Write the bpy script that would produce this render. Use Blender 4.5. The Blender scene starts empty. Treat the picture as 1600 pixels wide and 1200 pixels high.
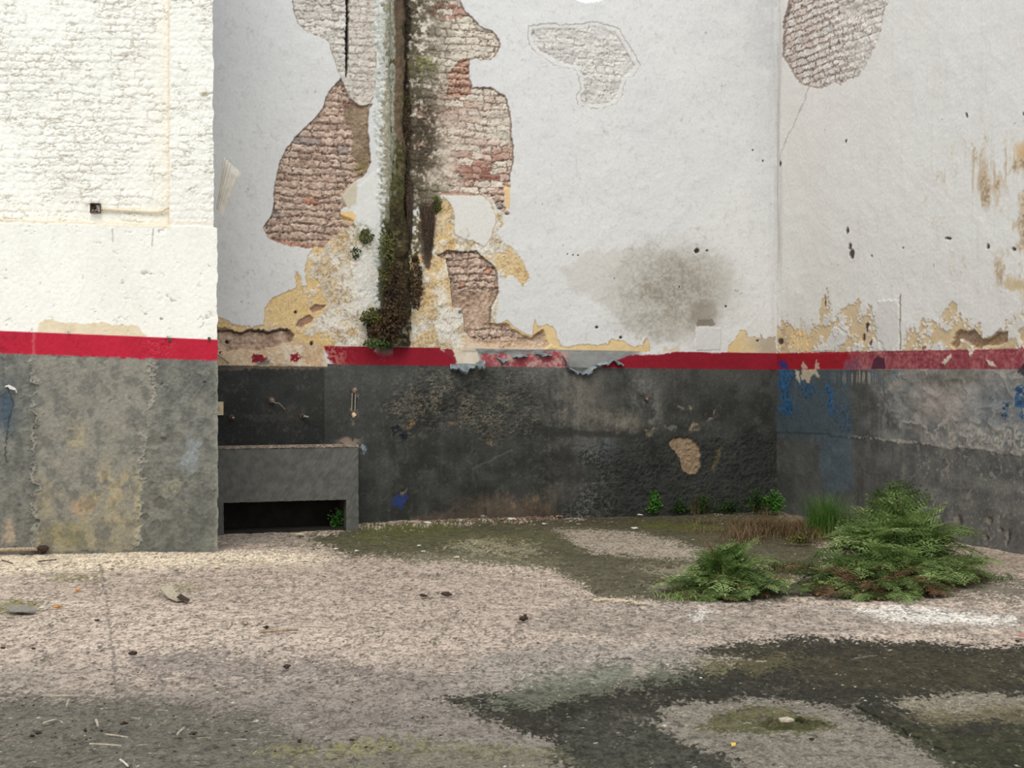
import bpy, math, random
import numpy as np
from mathutils import Vector, Matrix

sc = bpy.context.scene
COL = sc.collection
random.seed(7)
F = 2200.0; PITCH = math.atan(28 / F); EYE = 1.5

# ------------------------------------------------------------------ camera, sky, sun, exposure
cam_d = bpy.data.cameras.new('camera'); cam = bpy.data.objects.new('camera', cam_d); COL.objects.link(cam)
cam.location = (0, 0, EYE); cam.rotation_euler = (math.pi / 2 - PITCH, 0, 0)
cam_d.sensor_width = 36; cam_d.lens = F / 1600 * 36; cam_d.clip_end = 200
sc.camera = cam
w = bpy.data.worlds.new('overcast_sky'); sc.world = w; w.use_nodes = True
wn = w.node_tree; wn.nodes.clear()
wo = wn.nodes.new('ShaderNodeOutputWorld'); wb = wn.nodes.new('ShaderNodeBackground')
wb.inputs[0].default_value = (0.91, 0.96, 1.03, 1); wb.inputs[1].default_value = 1.0
wn.links.new(wb.outputs[0], wo.inputs[0])
sd = bpy.data.lights.new('hazy_sun', 'SUN'); sun = bpy.data.objects.new('hazy_sun', sd); COL.objects.link(sun)
sd.energy = 1.55; sd.angle = math.radians(32); sd.color = (1.0, 0.95, 0.86)
sun.rotation_euler = Vector((0.07, 0.62, -0.68)).to_track_quat('-Z', 'Y').to_euler()
vs = sc.view_settings
sc.display_settings.display_device = 'sRGB'
vs.view_transform = 'Standard'; vs.look = 'None'; vs.gamma = 1; vs.use_curve_mapping = False
vs.exposure = 0.12

# ------------------------------------------------------------------ projection helpers (pixels of the 1600x1200 photograph)
cp, sp = math.cos(PITCH), math.sin(PITCH)
def ray(px, py):
    a = (px - 800) / F; b = (600 - py) / F
    return Vector((a, cp + b * sp, -sp + b * cp))
def floor_pt(px, py, z=0.0):
    r = ray(px, py); t = (z - EYE) / r.z
    return Vector((r.x * t, r.y * t, z))
def project(X, Y, Z):
    d = np.maximum(Y * cp - (Z - EYE) * sp, 0.3); u = Y * sp + (Z - EYE) * cp
    return 800 + F * X / d, 600 - F * u / d

# ------------------------------------------------------------------ numpy noise
_rng = np.random.RandomState(3); _T = _rng.rand(512, 512).astype(np.float32)
def vnoise(x, y, seed=0):
    x = x + seed * 17.37; y = y + seed * 9.71
    xi = np.floor(x).astype(np.int64); yi = np.floor(y).astype(np.int64)
    fx = (x - xi).astype(np.float32); fy = (y - yi).astype(np.float32)
    fx = fx * fx * (3 - 2 * fx); fy = fy * fy * (3 - 2 * fy)
    ox = seed * 37 % 512
    a = _T[(xi + ox) & 511, yi & 511]; b = _T[(xi + 1 + ox) & 511, yi & 511]
    c = _T[(xi + ox) & 511, (yi + 1) & 511]; d = _T[(xi + 1 + ox) & 511, (yi + 1) & 511]
    return (a + (b - a) * fx) + ((c + (d - c) * fx) - (a + (b - a) * fx)) * fy
def fbm(x, y, seed=0, octs=4, gain=0.5):
    s = 0; t = 0; a = 1.0; f = 1.0
    for i in range(octs):
        s = s + a * vnoise(x * f, y * f, seed + i * 3); t += a; a *= gain; f *= 2.03
    return s / t
def sstep(a, b, x):
    t = np.clip((x - a) / (b - a), 0, 1); return t * t * (3 - 2 * t)
def srgb2lin(c):
    c = np.clip(c, 0, 1); return np.where(c < 0.04045, c / 12.92, ((c + 0.055) / 1.055) ** 2.4)
def hash1(a, s=0):
    a = a.astype(np.int64) if hasattr(a, 'astype') else a
    return _T[(a * 73 + s * 131) & 511, (a * 151 + s * 17 + 5) & 511]

class Surf:
    """a dense sheet: world grid (u, v), displacement H along the normal and paint C; features are outlines laid on it"""
    def __init__(s, X, Y, Z, U, V, ay=1.0, seed=0):
        s.shape = X.shape; s.X, s.Y, s.Z, s.U, s.V = X, Y, Z, U, V
        s.px, s.py = project(X, Y, Z); s.ay = ay
        s.tex = np.full(X.shape, .10, np.float32); s.H = np.zeros(X.shape, np.float32); s.C = np.zeros(X.shape + (3,), np.float32)
        S = seed
        s.na = fbm(U * 3, V * 3, S + 1, 4); s.nb = fbm(U * 3, V * 3, S + 21, 4)
        s.ma = fbm(U * 11, V * 11, S + 41, 4); s.mb = fbm(U * 11, V * 11, S + 61, 4)
        s.fa = fbm(U * 45, V * 45, S + 81, 3); s.fb = fbm(U * 45, V * 45, S + 101, 3)
        s.big = fbm(U * 0.9, V * 0.9, S + 121, 4)
        s.st = fbm(U * 30, V * 1.6, S + 141, 3)      # vertical streaks
        s.hr = fbm(U * 4, V * 30, S + 161, 3)        # horizontal streaks
        s.seed = S
    def warp(s, rag, fine=1.0):
        wx = rag * ((s.ma - .5) * 2.2 + (s.fa - .5) * 1.4 * fine); wy = rag * s.ay * ((s.mb - .5) * 2.2 + (s.fb - .5) * 1.4 * fine)
        return s.px + wx, s.py + wy
    def sdf(s, pts, rag=4, fine=1.0, closed=True):
        pts = np.array(pts, float); pad = 40 + rag * 3
        m = (s.px > pts[:, 0].min() - pad) & (s.px < pts[:, 0].max() + pad) & (s.py > pts[:, 1].min() - pad) & (s.py < pts[:, 1].max() + pad)
        out = np.full(s.shape, -60.0, np.float32) if closed else np.full(s.shape, 60.0, np.float32)
        if not m.any(): return out
        wx, wy = s.warp(rag, fine); x = wx[m]; y = wy[m] 
        best = np.full(x.shape, 1e9); ins = np.zeros(x.shape, bool)
        n = len(pts)
        for i in range(n if closed else n - 1):
            ax, ay = pts[i]; bx, by = pts[(i + 1) % n]; dx, dy = bx - ax, by - ay
            t = np.clip(((x - ax) * dx + (y - ay) * dy) / (dx * dx + dy * dy + 1e-9), 0, 1)
            best = np.minimum(best, (x - ax - t * dx) ** 2 + ((y - ay - t * dy) / s.ay) ** 2)
            if closed and ay != by:
                c = ((ay > y) != (by > y)) & (x < (bx - ax) * (y - ay) / (by - ay) + ax); ins ^= c
        d = np.sqrt(best)
        out[m] = np.where(ins, d, -d) if closed else d
        return out
    def mask(s, pts, rag=4, soft=1.0, fine=1.0):
        return sstep(-soft, soft, s.sdf(pts, rag, fine))
    def line(s, pts, width=1.0, rag=2, soft=1.0):
        return 1 - sstep(width * .5, width * .5 + soft, s.sdf(pts, rag, closed=False))
    def blob(s, x, y, rx, ry, rag=6, soft=1.0):
        wx, wy = s.warp(rag)
        d = np.sqrt(((wx - x) / rx) ** 2 + ((wy - y) / ry) ** 2)
        return 1 - sstep(1 - .6 * soft, 1 + .5 * soft, d)
    def paint(s, m, c):
        c = np.array(c, np.float32) / 255.0 if not (isinstance(c, np.ndarray) and c.ndim > 1) else c
        m = m[..., None]; s.C = s.C * (1 - m) + c * m
    def mul(s, m, f):
        s.C = s.C * (1 + (f - 1) * m[..., None])
    def mix(s, t, *cols):
        """colour ramp over field t in 0..1"""
        cols = [np.array(c, np.float32) / 255 for c in cols]; n = len(cols) - 1
        t = np.clip((t - .5) * 1.6 + .5, 0, .9999) * n; i = t.astype(int); f = (t - i)[..., None]
        A = np.array(cols); return A[i] * (1 - f) + A[i + 1] * f
    def bricks(s, L=.2, h=.069, v0=0., wob=.012, skew=0.):
        U = s.U + (s.ma - .5) * wob * 5 + (s.fa - .5) * .045; V = s.V + (s.mb - .5) * wob * 2.6 + (s.fb - .5) * .034 + skew * s.U + v0 + (s.na - .5) * .06
        r = np.floor(V / h); fv = V / h - r
        ll = L * (0.8 + .4 * hash1(r, 3)); uo = U / ll + hash1(r, 1) * 7
        c = np.floor(uo); j = hash1(c * 31 + r * 57, 2); jj = (hash1(c * 31 + r * 57, 5) - .5) * .3
        fu = uo - c; du = np.minimum(fu, 1 - fu) * ll
        split = (j > .55); du = np.where(split, np.minimum(du, np.abs(fu - .5 - jj) * ll), du)
        half = split & (fu > .5 + jj)
        dv = np.minimum(fv, 1 - fv) * h
        return np.minimum(du, dv), hash1(c * 13 + r * 29 + half * 7, 9), hash1(c * 11 + r * 41 + half * 3, 11), du, dv

def build_surface(name, s, nrm, mat, gain=1.0, kill=None, parent=None):
    R, Cn = s.shape; n = nrm
    P = np.stack([s.X + n[0] * s.H, s.Y + n[1] * s.H, s.Z + n[2] * s.H], -1).reshape(-1, 3).astype(np.float32)
    idx = np.arange(R * Cn).reshape(R, Cn)
    q = np.stack([idx[:-1, :-1], idx[:-1, 1:], idx[1:, 1:], idx[1:, :-1]], -1)
    if kill is not None: q = q[~kill[:-1, :-1]]
    q = q.reshape(-1, 4)
    # orient quads to the wanted normal
    a, b, d = P[q[0, 0]], P[q[0, 1]], P[q[0, 3]]
    if np.dot(np.cross(b - a, d - a), n) < 0: q = q[:, ::-1]
    me = bpy.data.meshes.new(name)
    me.vertices.add(len(P)); me.vertices.foreach_set('co', P.ravel())
    me.loops.add(q.size); me.loops.foreach_set('vertex_index', q.ravel().astype(np.int32))
    me.polygons.add(len(q)); me.polygons.foreach_set('loop_start', np.arange(0, q.size, 4, dtype=np.int32))
    me.polygons.foreach_set('use_smooth', np.ones(len(q), bool))
    me.update(calc_edges=True)
    at = me.color_attributes.new('paint', 'FLOAT_COLOR', 'POINT')
    c4 = np.ones((R * Cn, 4), np.float32); c4[:, 3] = s.tex.ravel(); c4[:, :3] = np.clip(srgb2lin(s.C.reshape(-1, 3)) * gain, 0.002, .93)
    at.data.foreach_set('color', c4.ravel())
    me.materials.append(mat)
    o = bpy.data.objects.new(name, me); COL.objects.link(o)
    if parent: o.parent = parent
    return o

# ------------------------------------------------------------------ materials
def surf_material(name, rough=.9, scale=90, bump=.25, var=.10, dist=.004, scale2=300, pits=0., pscale=30):
    m = bpy.data.materials.new(name); m.use_nodes = True; nt = m.node_tree; N = nt.nodes; L = nt.links
    b = N['Principled BSDF']; b.inputs['Roughness'].default_value = rough; b.inputs['Specular IOR Level'].default_value = .25
    at = N.new('ShaderNodeAttribute'); at.attribute_name = 'paint'
    tc = N.new('ShaderNodeNewGeometry')
    n1 = N.new('ShaderNodeTexNoise'); n1.inputs['Scale'].default_value = scale; n1.inputs['Detail'].default_value = 6; n1.inputs['Roughness'].default_value = .65
    L.new(tc.outputs['Position'], n1.inputs['Vector'])
    n2 = N.new('ShaderNodeTexNoise'); n2.inputs['Scale'].default_value = scale * .35; n2.inputs['Detail'].default_value = 4; n2.inputs['Roughness'].default_value = .7
    L.new(tc.outputs['Position'], n2.inputs['Vector'])
    ad = N.new('ShaderNodeMath'); ad.operation = 'ADD'; L.new(n1.outputs[0], ad.inputs[0]); L.new(n2.outputs[0], ad.inputs[1])
    sb = N.new('ShaderNodeMath'); sb.operation = 'SUBTRACT'; L.new(ad.outputs[0], sb.inputs[0]); sb.inputs[1].default_value = 1.0
    ml = N.new('ShaderNodeMath'); ml.operation = 'MULTIPLY'; L.new(sb.outputs[0], ml.inputs[0]); L.new(at.outputs['Alpha'], ml.inputs[1])
    mr = N.new('ShaderNodeMath'); mr.operation = 'MULTIPLY_ADD'; L.new(ml.outputs[0], mr.inputs[0]); mr.inputs[1].default_value = 5.0; mr.inputs[2].default_value = 1.0; mr.use_clamp = False
    cl = N.new('ShaderNodeMath'); cl.operation = 'MAXIMUM'; L.new(mr.outputs[0], cl.inputs[0]); cl.inputs[1].default_value = .15; mr = cl
    if pits:
        for ps, lo, hi, pv in ((pscale, .36, .43, pits), (pscale * 2.6, .37, .43, pits * .8)):
            n3 = N.new('ShaderNodeTexNoise'); n3.inputs['Scale'].default_value = ps; n3.inputs['Detail'].default_value = 2; L.new(tc.outputs['Position'], n3.inputs['Vector'])
            r3 = N.new('ShaderNodeMapRange'); r3.inputs[1].default_value = lo; r3.inputs[2].default_value = hi; r3.inputs[3].default_value = 1 - pv; r3.inputs[4].default_value = 1.0; L.new(n3.outputs[0], r3.inputs[0])
            m3 = N.new('ShaderNodeMath'); m3.operation = 'MULTIPLY'; L.new(mr.outputs[0], m3.inputs[0]); L.new(r3.outputs[0], m3.inputs[1]); mr = m3
    mx = N.new('ShaderNodeVectorMath'); mx.operation = 'SCALE'
    L.new(at.outputs['Color'], mx.inputs[0]); L.new(mr.outputs[0], mx.inputs['Scale']); L.new(mx.outputs[0], b.inputs['Base Color'])
    bp = N.new('ShaderNodeBump'); bp.inputs['Strength'].default_value = bump; bp.inputs['Distance'].default_value = dist
    L.new(n1.outputs[0], bp.inputs['Height']); L.new(bp.outputs[0], b.inputs['Normal'])
    return m
def simple_mat(name, col, rough=.8, var=.15, scale=40, bump=.2, metal=0., trans=0., col2=None, dist=.003):
    m = bpy.data.materials.new(name); m.use_nodes = True; nt = m.node_tree; N = nt.nodes; L = nt.links
    b = N['Principled BSDF']; b.inputs['Roughness'].default_value = rough; b.inputs['Metallic'].default_value = metal
    b.inputs['Specular IOR Level'].default_value = .3
    g = N.new('ShaderNodeNewGeometry'); n1 = N.new('ShaderNodeTexNoise'); n1.inputs['Scale'].default_value = scale; n1.inputs['Detail'].default_value = 5
    L.new(g.outputs['Position'], n1.inputs['Vector'])
    c = srgb2lin(np.array(col) / 255.); c2 = srgb2lin(np.array(col2) / 255.) if col2 else c * (1 + var * 2)
    rp = N.new('ShaderNodeValToRGB'); rp.color_ramp.elements[0].position = .35; rp.color_ramp.elements[1].position = .65
    rp.color_ramp.elements[0].color = (*np.clip(c * (1 - var if not col2 else 1), 0, 1), 1); rp.color_ramp.elements[1].color = (*np.clip(c2, 0, 1), 1)
    L.new(n1.outputs[0], rp.inputs[0]); L.new(rp.outputs[0], b.inputs['Base Color'])
    bp = N.new('ShaderNodeBump'); bp.inputs['Strength'].default_value = bump; bp.inputs['Distance'].default_value = dist
    L.new(n1.outputs[0], bp.inputs['Height']); L.new(bp.outputs[0], b.inputs['Normal'])
    if trans > 0:
        tr = N.new('ShaderNodeBsdfTranslucent'); L.new(rp.outputs[0], tr.inputs[0])
        ms = N.new('ShaderNodeMixShader'); ms.inputs[0].default_value = trans
        out = N['Material Output']; L.new(b.outputs[0], ms.inputs[1]); L.new(tr.outputs[0], ms.inputs[2]); L.new(ms.outputs[0], out.inputs[0])
    return m
M_wall = surf_material('weathered_plaster', .92, 110, .25, .06)
M_wallL = surf_material('painted_brick', .85, 90, .35, .05, .005)
M_floor = surf_material('worn_concrete', .93, 120, .6, .16, .006, pits=.42, pscale=24)
M_pipe = surf_material('mossy_render', .95, 160, .8, .25, .008)

# ------------------------------------------------------------------ frames of the three walls
CB = floor_pt(1213, 797); BL = floor_pt(560, 818)
dB = (CB - BL).normalized(); nB = Vector((dB.y, -dB.x, 0)); LB = 6.9; OB = CB - dB * LB
RR = floor_pt(1600, 864); dR = (RR - CB).normalized(); nR = Vector((dR.y, -dR.x, 0)); LR = 5.2; OR = CB.copy()
L1 = floor_pt(341, 858); L0 = floor_pt(0, 863); dL = (L1 - L0).normalized(); nL = Vector((dL.y, -dL.x, 0)); LL = 2.7; OL = L1 - dL * LL
TOP = 6.0
class Frame:
    def __init__(s, O, d, n): s.O, s.d, s.n = O, d, n
    def at(s, px, py, off=0.0):
        r = ray(px, py); c = Vector((0, 0, EYE)); o = s.O + s.n * off
        t = (o - c).dot(s.n) / r.dot(s.n); return c + r * t
    def uz(s, px, py):
        p = s.at(px, py); return (p - s.O).dot(s.d), p.z
FB = Frame(OB, dB, nB); FR = Frame(OR, dR, nR); FL = Frame(OL, dL, nL)
def wall_grid(fr, u0, u1, z0, z1, du, dz, seed):
    u = np.linspace(u0, u1, int((u1 - u0) / du) + 1); z = np.linspace(z0, z1, int((z1 - z0) / dz) + 1)
    U, Z = np.meshgrid(u, z)
    return Surf(fr.O.x + fr.d.x * U, fr.O.y + fr.d.y * U, Z, U, Z, 1.0, seed)
def structure(o): o['kind'] = 'structure'; return o

WHITE = (214, 212, 207)
def white_brick(s, m, base, joint, depth=.016, hide=.45, h=.069, L=.2, relief=.007, skew=0., red=None, v0=0.):
    d, r1, r2, du, dv = s.bricks(L, h, v0, skew=skew)
    cover = sstep(hide - .08, hide + .12, s.ma * .5 + s.nb * .5 + (r1 - .5) * .15)
    J = (1 - sstep(.002, .009, d)) * cover
    crk = 1 - sstep(.0, .03, np.abs(s.fa - .5)); crk = crk * sstep(.5, .62, s.mb) * .7
    hc = 1 - np.abs(2 * fbm(s.U * 7, s.V * 24, s.seed + 401, 4) - 1); hc = sstep(.93, .985, hc) * sstep(.42, .56, s.nb * .5 + s.mb * .5)
    J = np.maximum(np.maximum(J * sstep(.36, .52, s.fb * .6 + s.ma * .4 + .03), crk * .6), hc * .8)
    s.tex = s.tex * (1 - m) + .16 * m
    s.H += m * (-depth + relief * sstep(0, .014, d) * (.4 + .6 * cover) + (s.fa - .5) * .018 + (r2 - .5) * .005 + (s.ma - .5) * .02 - hc * .006)
    c = s.mix(.5 * r1 + .5 * s.ma, np.array(base) * .93, base, np.minimum(np.array(base) * 1.04, 255))
    s.paint(m, c); s.paint(m * np.clip(J, 0, 1) * .85, joint)
    if red is not None:
        rm = m * red * sstep(.45, .6, r2 * .6 + s.ma * .5); s.paint(rm * sstep(.004, .01, d), s.mix(r1, (150, 98, 82), (178, 140, 124)))
        s.paint(m * red * (1 - sstep(.003, .008, d)) * .7, (92, 62, 54))
    return d, r1
def red_brick(s, m, depth=.03, h=.069, L=.21, smooth=None, skew=0., v0=0., tint=(1, 1, 1)):
    d, r1, r2, du, dv = s.bricks(L, h, v0, wob=.02, skew=skew)
    sm = np.zeros(s.shape) if smooth is None else smooth
    s.tex = s.tex * (1 - m) + .26 * m
    hcr = 1 - np.abs(2 * fbm(s.U * 8, s.V * 26, s.seed + 431, 4) - 1); hcr = sstep(.9, .98, hcr)
    c = s.mix(np.clip(.25 * r1 + .55 * s.ma + (s.fa - .5) * .9 + .1, 0, 1), (158, 136, 120), (186, 160, 142), (198, 174, 156), (212, 190, 172)) * np.array(tint)
    o = (sstep(.955, .965, r2) * sstep(.35, .6, s.fb + .1))[..., None] * .8; c = c * (1 - o) + np.array((182, 122, 96)) / 255. * (.9 + .3 * s.fa[..., None]) * o
    o = ((r2 < .035) * .6)[..., None]; c = c * (1 - o) + np.array((136, 128, 124)) / 255. * o
    jd = np.maximum((1 - sstep(.001, .009, np.minimum(dv, du * 1.8))) * sstep(.38, .54, s.fb * .6 + s.ma * .4 + .04), hcr * .6 * sstep(.4, .6, s.mb)) * (1 - sm * .6)
    c = c * (1 - .42 * jd[..., None])
    smc = s.mix(np.clip(s.ma + (s.fa - .5) * .6, 0, 1), (146, 122, 104), (172, 146, 126), (190, 166, 144)) * np.array(tint)
    c = c * (1 - sm[..., None]) + smc * sm[..., None]
    s.paint(m, c)
    s.H += m * (-depth + (1 - sm) * (.016 * sstep(0, .018, np.minimum(du * 1.6, dv)) + (r1 - .5) * .012) + (s.fa - .5) * .022 + (s.ma - .5) * .022 - jd * .005)
def edge_shadow_lip(s, sdv, w, col, amt=.8):
    m = (1 - sstep(0, w, np.abs(sdv))) * amt; s.paint(m, col)

# ------------------------------------------------------------------ BACK WALL
def back_wall():
    s = wall_grid(FB, 0, LB + .02, -.09, TOP, .0072, .0072, 1)
    px, py = s.px, s.py
    s.C[:] = s.mix(np.clip(s.big * .5 + s.na * .3 + .1, 0, 1), (208, 207, 205), (214, 213, 209), (219, 217, 212))
    s.H += (s.na - .5) * .014 + (s.ma - .5) * .006; s.tex[:] = .05
    s.paint(sstep(.5, .7, fbm(s.U * 1.5, s.V * 1.2, 561, 5)) * .15, (200, 199, 197)); s.paint(sstep(640, 380, px) * sstep(330, 0, py) * .35, (194, 196, 198))  # mottling, then shade on the upper left painted as a bluish dimming
    s.paint(sstep(.66, .76, fbm(s.U * 30, s.V * 22, 565, 4)) * .2, (168, 164, 158))
    # plain plaster wear, then greys toward the right corner
    s.paint(sstep(.60, .72, s.fa * .6 + s.ma * .4) * .18, (180, 176, 170))
    s.paint(sstep(.8, .86, s.fb * .55 + s.mb * .5) * .6, (120, 112, 104))
    crk = (1 - sstep(0, .012, np.abs(s.na - .5))) * sstep(.55, .7, s.mb); s.paint(crk * .25, (150, 146, 140))
    s.paint(sstep(1150, 1212, px) * sstep(600, 0, py) * .35 * sstep(.35, .6, s.na + s.ma * .3), (176, 177, 178))  # corner shade painted in, stronger toward the top
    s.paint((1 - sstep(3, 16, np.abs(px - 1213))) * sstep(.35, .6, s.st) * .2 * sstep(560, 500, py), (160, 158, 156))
    # grey/olive mould stain
    st = s.mask([(878, 425), (905, 398), (950, 388), (1010, 388), (1080, 398), (1125, 400), (1150, 430), (1140, 470), (1110, 500), (1085, 535), (1010, 535), (975, 505), (930, 470), (890, 450)], 8, 5)
    s.paint(st * .55, (196, 191, 182))
    st = s.blob(1055, 450, 80, 58, 14, 1.3); s.paint(np.clip(st * (.45 + .9 * (s.fa - .35) + .5 * (s.ma - .4)), 0, .85), (138, 131, 116))
    st = s.blob(1100, 490, 22, 26, 6, 1); s.paint(st * .55, (128, 120, 106))
    st = s.blob(1030, 510, 60, 18, 10, 1.2); s.paint(st * np.clip(s.fa * 1.2, 0, 1) * .5, (140, 132, 118))
    b = s.mask([(1087, 510), (1127, 512), (1126, 546), (1087, 548)], 1.5, 1.0); s.paint(b, (206, 204, 200)); s.H += b * .006
    s.paint(s.mask([(1090, 498), (1112, 498), (1120, 507), (1108, 511), (1088, 509)], 3) * .8, (120, 112, 100))
    # small brick window in plaster at the upper middle
    P = [(826, 40), (850, 37), (880, 38), (910, 37), (935, 34), (955, 40), (968, 45), (978, 62), (988, 78), (998, 95), (1000, 103), (990, 118), (978, 125), (972, 148), (962, 163), (940, 170), (925, 171), (905, 165), (900, 150), (908, 138), (905, 122), (897, 108), (880, 106), (860, 97), (840, 84), (828, 70), (823, 55)]
    d = s.sdf(P, 2.5); m = sstep(-1, 1, d)
    white_brick(s, m * sstep(4, 9, d), (210, 207, 200), (158, 150, 138), .006, .46, relief=.002)
    s.H += m * (-.005); s.paint((1 - sstep(.2, 1.1, np.abs(d))) * .55, (140, 128, 112)); s.paint((1 - sstep(.2, 1.2, np.abs(d - 8))) * sstep(.42, .55, s.ma) * .5, (140, 120, 98))
    # W1 painted brick left of the pipe
    P = [(457, -200), (457, 0), (459, 18), (465, 35), (480, 50), (500, 57), (513, 66), (519, 85), (527, 105), (533, 122), (540, 140), (548, 155), (560, 164), (575, 163), (586, 150), (588, 100), (600, -200)]
    d1 = s.sdf(P, 2.5); m = sstep(-1, 1, d1)
    white_brick(s, m, (208, 203, 194), (134, 122, 108), .016, .42)
    s.paint(m * sstep(540, 560, px) * .35, (196, 182, 166)); s.paint((1 - sstep(.2, 1.4, np.abs(d1))) * .6, (118, 104, 92))
    # W2 painted brick right of the pipe
    P = [(612, -200), (722, -200), (719, 0), (723, 12), (735, 25), (746, 38), (757, 45), (770, 50), (778, 62), (781, 70), (776, 85), (765, 92), (752, 93), (745, 90), (733, 93), (732, 110), (735, 125), (738, 138), (750, 137), (765, 138), (780, 143), (790, 150), (795, 170), (799, 190), (798, 210), (800, 225), (803, 240), (802, 255), (797, 270), (797, 282), (790, 295), (770, 300), (750, 306), (730, 303), (700, 302), (690, 303), (676, 312), (668, 325), (655, 322), (640, 330), (632, 340), (612, 340)]
    d2 = s.sdf(P, 2.5); m = sstep(-1, 1, d2)
    red = np.clip(s.blob(762, 262, 48, 40, 8, 1.2) + .9 * s.blob(705, 17, 34, 12, 5, .6) + .5 * s.blob(655, 205, 14, 40, 6) + .3 * s.blob(720, 160, 60, 40, 8), 0, 1)
    white_brick(s, m, (212, 202, 186), (112, 94, 78), .02, .38, red=red)
    s.paint((1 - sstep(.3, 1.6, np.abs(d2))) * .75, (110, 88, 74))
    s.paint(m * s.blob(690, 240, 70, 80, 10) * .18, (190, 160, 140))
    # grime and moss at the pipe's right
    g = m * np.clip(1.25 - (px - 640) / (38 + 40 * s.ma), 0, 1) * sstep(.36, .58, s.fa * .5 + s.ma * .6 + .12 * sstep(660, 635, px)); s.paint(g * .85, (70, 64, 48))
    s.paint(m * s.blob(664, 215, 24, 55, 10) * sstep(.45, .6, s.fb * .6 + s.ma * .5) * .75, (66, 56, 44))
    s.paint(m * s.blob(655, 105, 30, 18, 8) * sstep(.4, .6, s.mb) * .6, (112, 112, 66))
    # plaster bite W2
    # exposed red brick left
    P = [(532, 122), (520, 136), (510, 150), (503, 170), (490, 187), (475, 201), (460, 217), (445, 237), (435, 257), (432, 275), (429, 292), (429, 318), (424, 336), (412, 357), (418, 370), (435, 379), (455, 384), (480, 387), (503, 386), (517, 374), (534, 364), (546, 352), (556, 360), (552, 345), (532, 336), (531, 326), (541, 322), (534, 306), (545, 292), (556, 282), (572, 270), (580, 255), (577, 235), (575, 200), (577, 170), (582, 160), (572, 164), (560, 165), (546, 155), (538, 138)]
    d3 = s.sdf(P, 2.0); m = sstep(-1, 1, d3)
    sm = s.mask([(541, 165), (577, 160), (577, 200), (580, 250), (572, 270), (560, 256), (549, 240), (553, 222), (551, 205), (540, 190), (537, 176)], 3, 2)
    red_brick(s, m, .034, smooth=sm)
    s.paint(m * sm * .7, s.mix(s.ma, (112, 96, 76), (146, 128, 104))); s.paint(m * s.blob(567, 262, 14, 14, 4) * .5, (112, 100, 56))
    s.paint((1 - sstep(.2, 1.4, np.abs(d3))) * .5, (96, 74, 64))
    s.paint((1 - sstep(0, 6, np.abs(d3 - 3))) * sstep(368, 380, py) * sstep(560, 420, px) * .6, (178, 112, 86))
    # small red brick bites in W2
    P = [(712, 100), (722, 92), (733, 93), (732, 110), (735, 130), (739, 141), (730, 151), (715, 152), (703, 150), (698, 145), (703, 130), (700, 118)]
    d = s.sdf(P, 1.5); m = sstep(-1, 1, d); red_brick(s, m, .012, tint=(1, .93, .9))
    P = [(752, 303), (768, 296), (790, 290), (797, 282), (798, 292), (788, 292), (788, 320), (797, 334), (792, 336), (776, 325), (768, 309)]
    m = s.mask(P, 1.5); red_brick(s, m, .012)
    s.paint(s.mask([(788, 290), (797, 288), (797, 326), (789, 320)], 1.5), (222, 190, 142))
    s.paint(s.mask([(680, 302), (715, 297), (748, 305), (720, 308)], 2) * .7, (165, 130, 112))
    # ochre and peeling limewash right of the pipe
    P = [(664, 322), (690, 308), (702, 318), (760, 305), (775, 330), (785, 333), (788, 350), (776, 365), (786, 376), (800, 389), (812, 405), (820, 420), (827, 436), (821, 449), (812, 440), (803, 430), (790, 435), (778, 428), (779, 450), (775, 520), (720, 548), (630, 548), (630, 470), (640, 400), (655, 330)]
    dO = s.sdf(P, 4); mO = sstep(-1, 1, dO)
    och = s.mix(np.clip(s.na * .5 + s.ma * .5 + (s.fa - .5) * .3, 0, 1), (204, 174, 122), (212, 186, 142), (206, 190, 160))
    s.paint(mO, och); s.H += mO * -.004
    lim = np.clip(sstep(.46, .54, s.ma * .55 + s.fa * .3 + .15 * s.nb + .14 * sstep(420, 540, py) + .02 - .12 * sstep(690, 660, px) * sstep(470, 380, py) * 0 - .25 * sstep(785, 800, px)), 0, 1) * mO
    lim *= 1 - .75 * s.mask([(670, 310), (698, 318), (706, 350), (690, 390), (672, 372)], 4, 3)
    lim *= 1 - .85 * s.mask([(672, 400), (697, 403), (705, 440), (707, 478), (690, 470), (672, 440)], 4, 3)
    mo2 = (fbm(s.U * 9 + s.ma * 1.2, s.V * 9 + s.mb * 1.2, 501, 6, .68) - .5) * 1.15 + .5; mo3 = fbm(s.U * 60, s.V * 60, 505, 3); s.tex = s.tex * (1 - mO) + .2 * mO
    s.paint(lim, s.mix(s.fb, (196, 186, 166), (222, 218, 208))); s.H += lim * .005
    s.paint(mO * sstep(.52, .6, mo2) * sstep(.4, .55, s.nb) * .55, (196, 158, 102)); s.paint(mO * sstep(.56, .64, mo3 * .6 + mo2 * .4) * .55, (138, 120, 92)); s.paint(mO * sstep(.45, .38, mo2) * .7 * (1 - s.mask([(670, 310), (698, 318), (706, 350), (690, 390), (672, 372)], 4, 3)) * sstep(800, 770, px + (440 - py) * .2), (222, 217, 206))
    rg2 = sstep(.92, .98, 1 - np.abs(2 * mo2 - 1)) * sstep(.5, .58, s.ma); s.paint(mO * rg2 * .5, (128, 106, 78)); s.H += mO * ((mo2 - .5) * .008 + (mo3 - .5) * .006)
    rim = (1 - sstep(.0, .018, np.abs(s.ma * .55 + s.fa * .3 + .15 * s.nb - .47))) * mO; s.paint(rim * .4, (150, 124, 88))
    # intact plaster tongue
    P = [(692, 306), (755, 305), (765, 315), (773, 333), (776, 345), (770, 362), (766, 375), (757, 386), (742, 378), (725, 374), (712, 366), (708, 355), (711, 338), (702, 318)]
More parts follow.
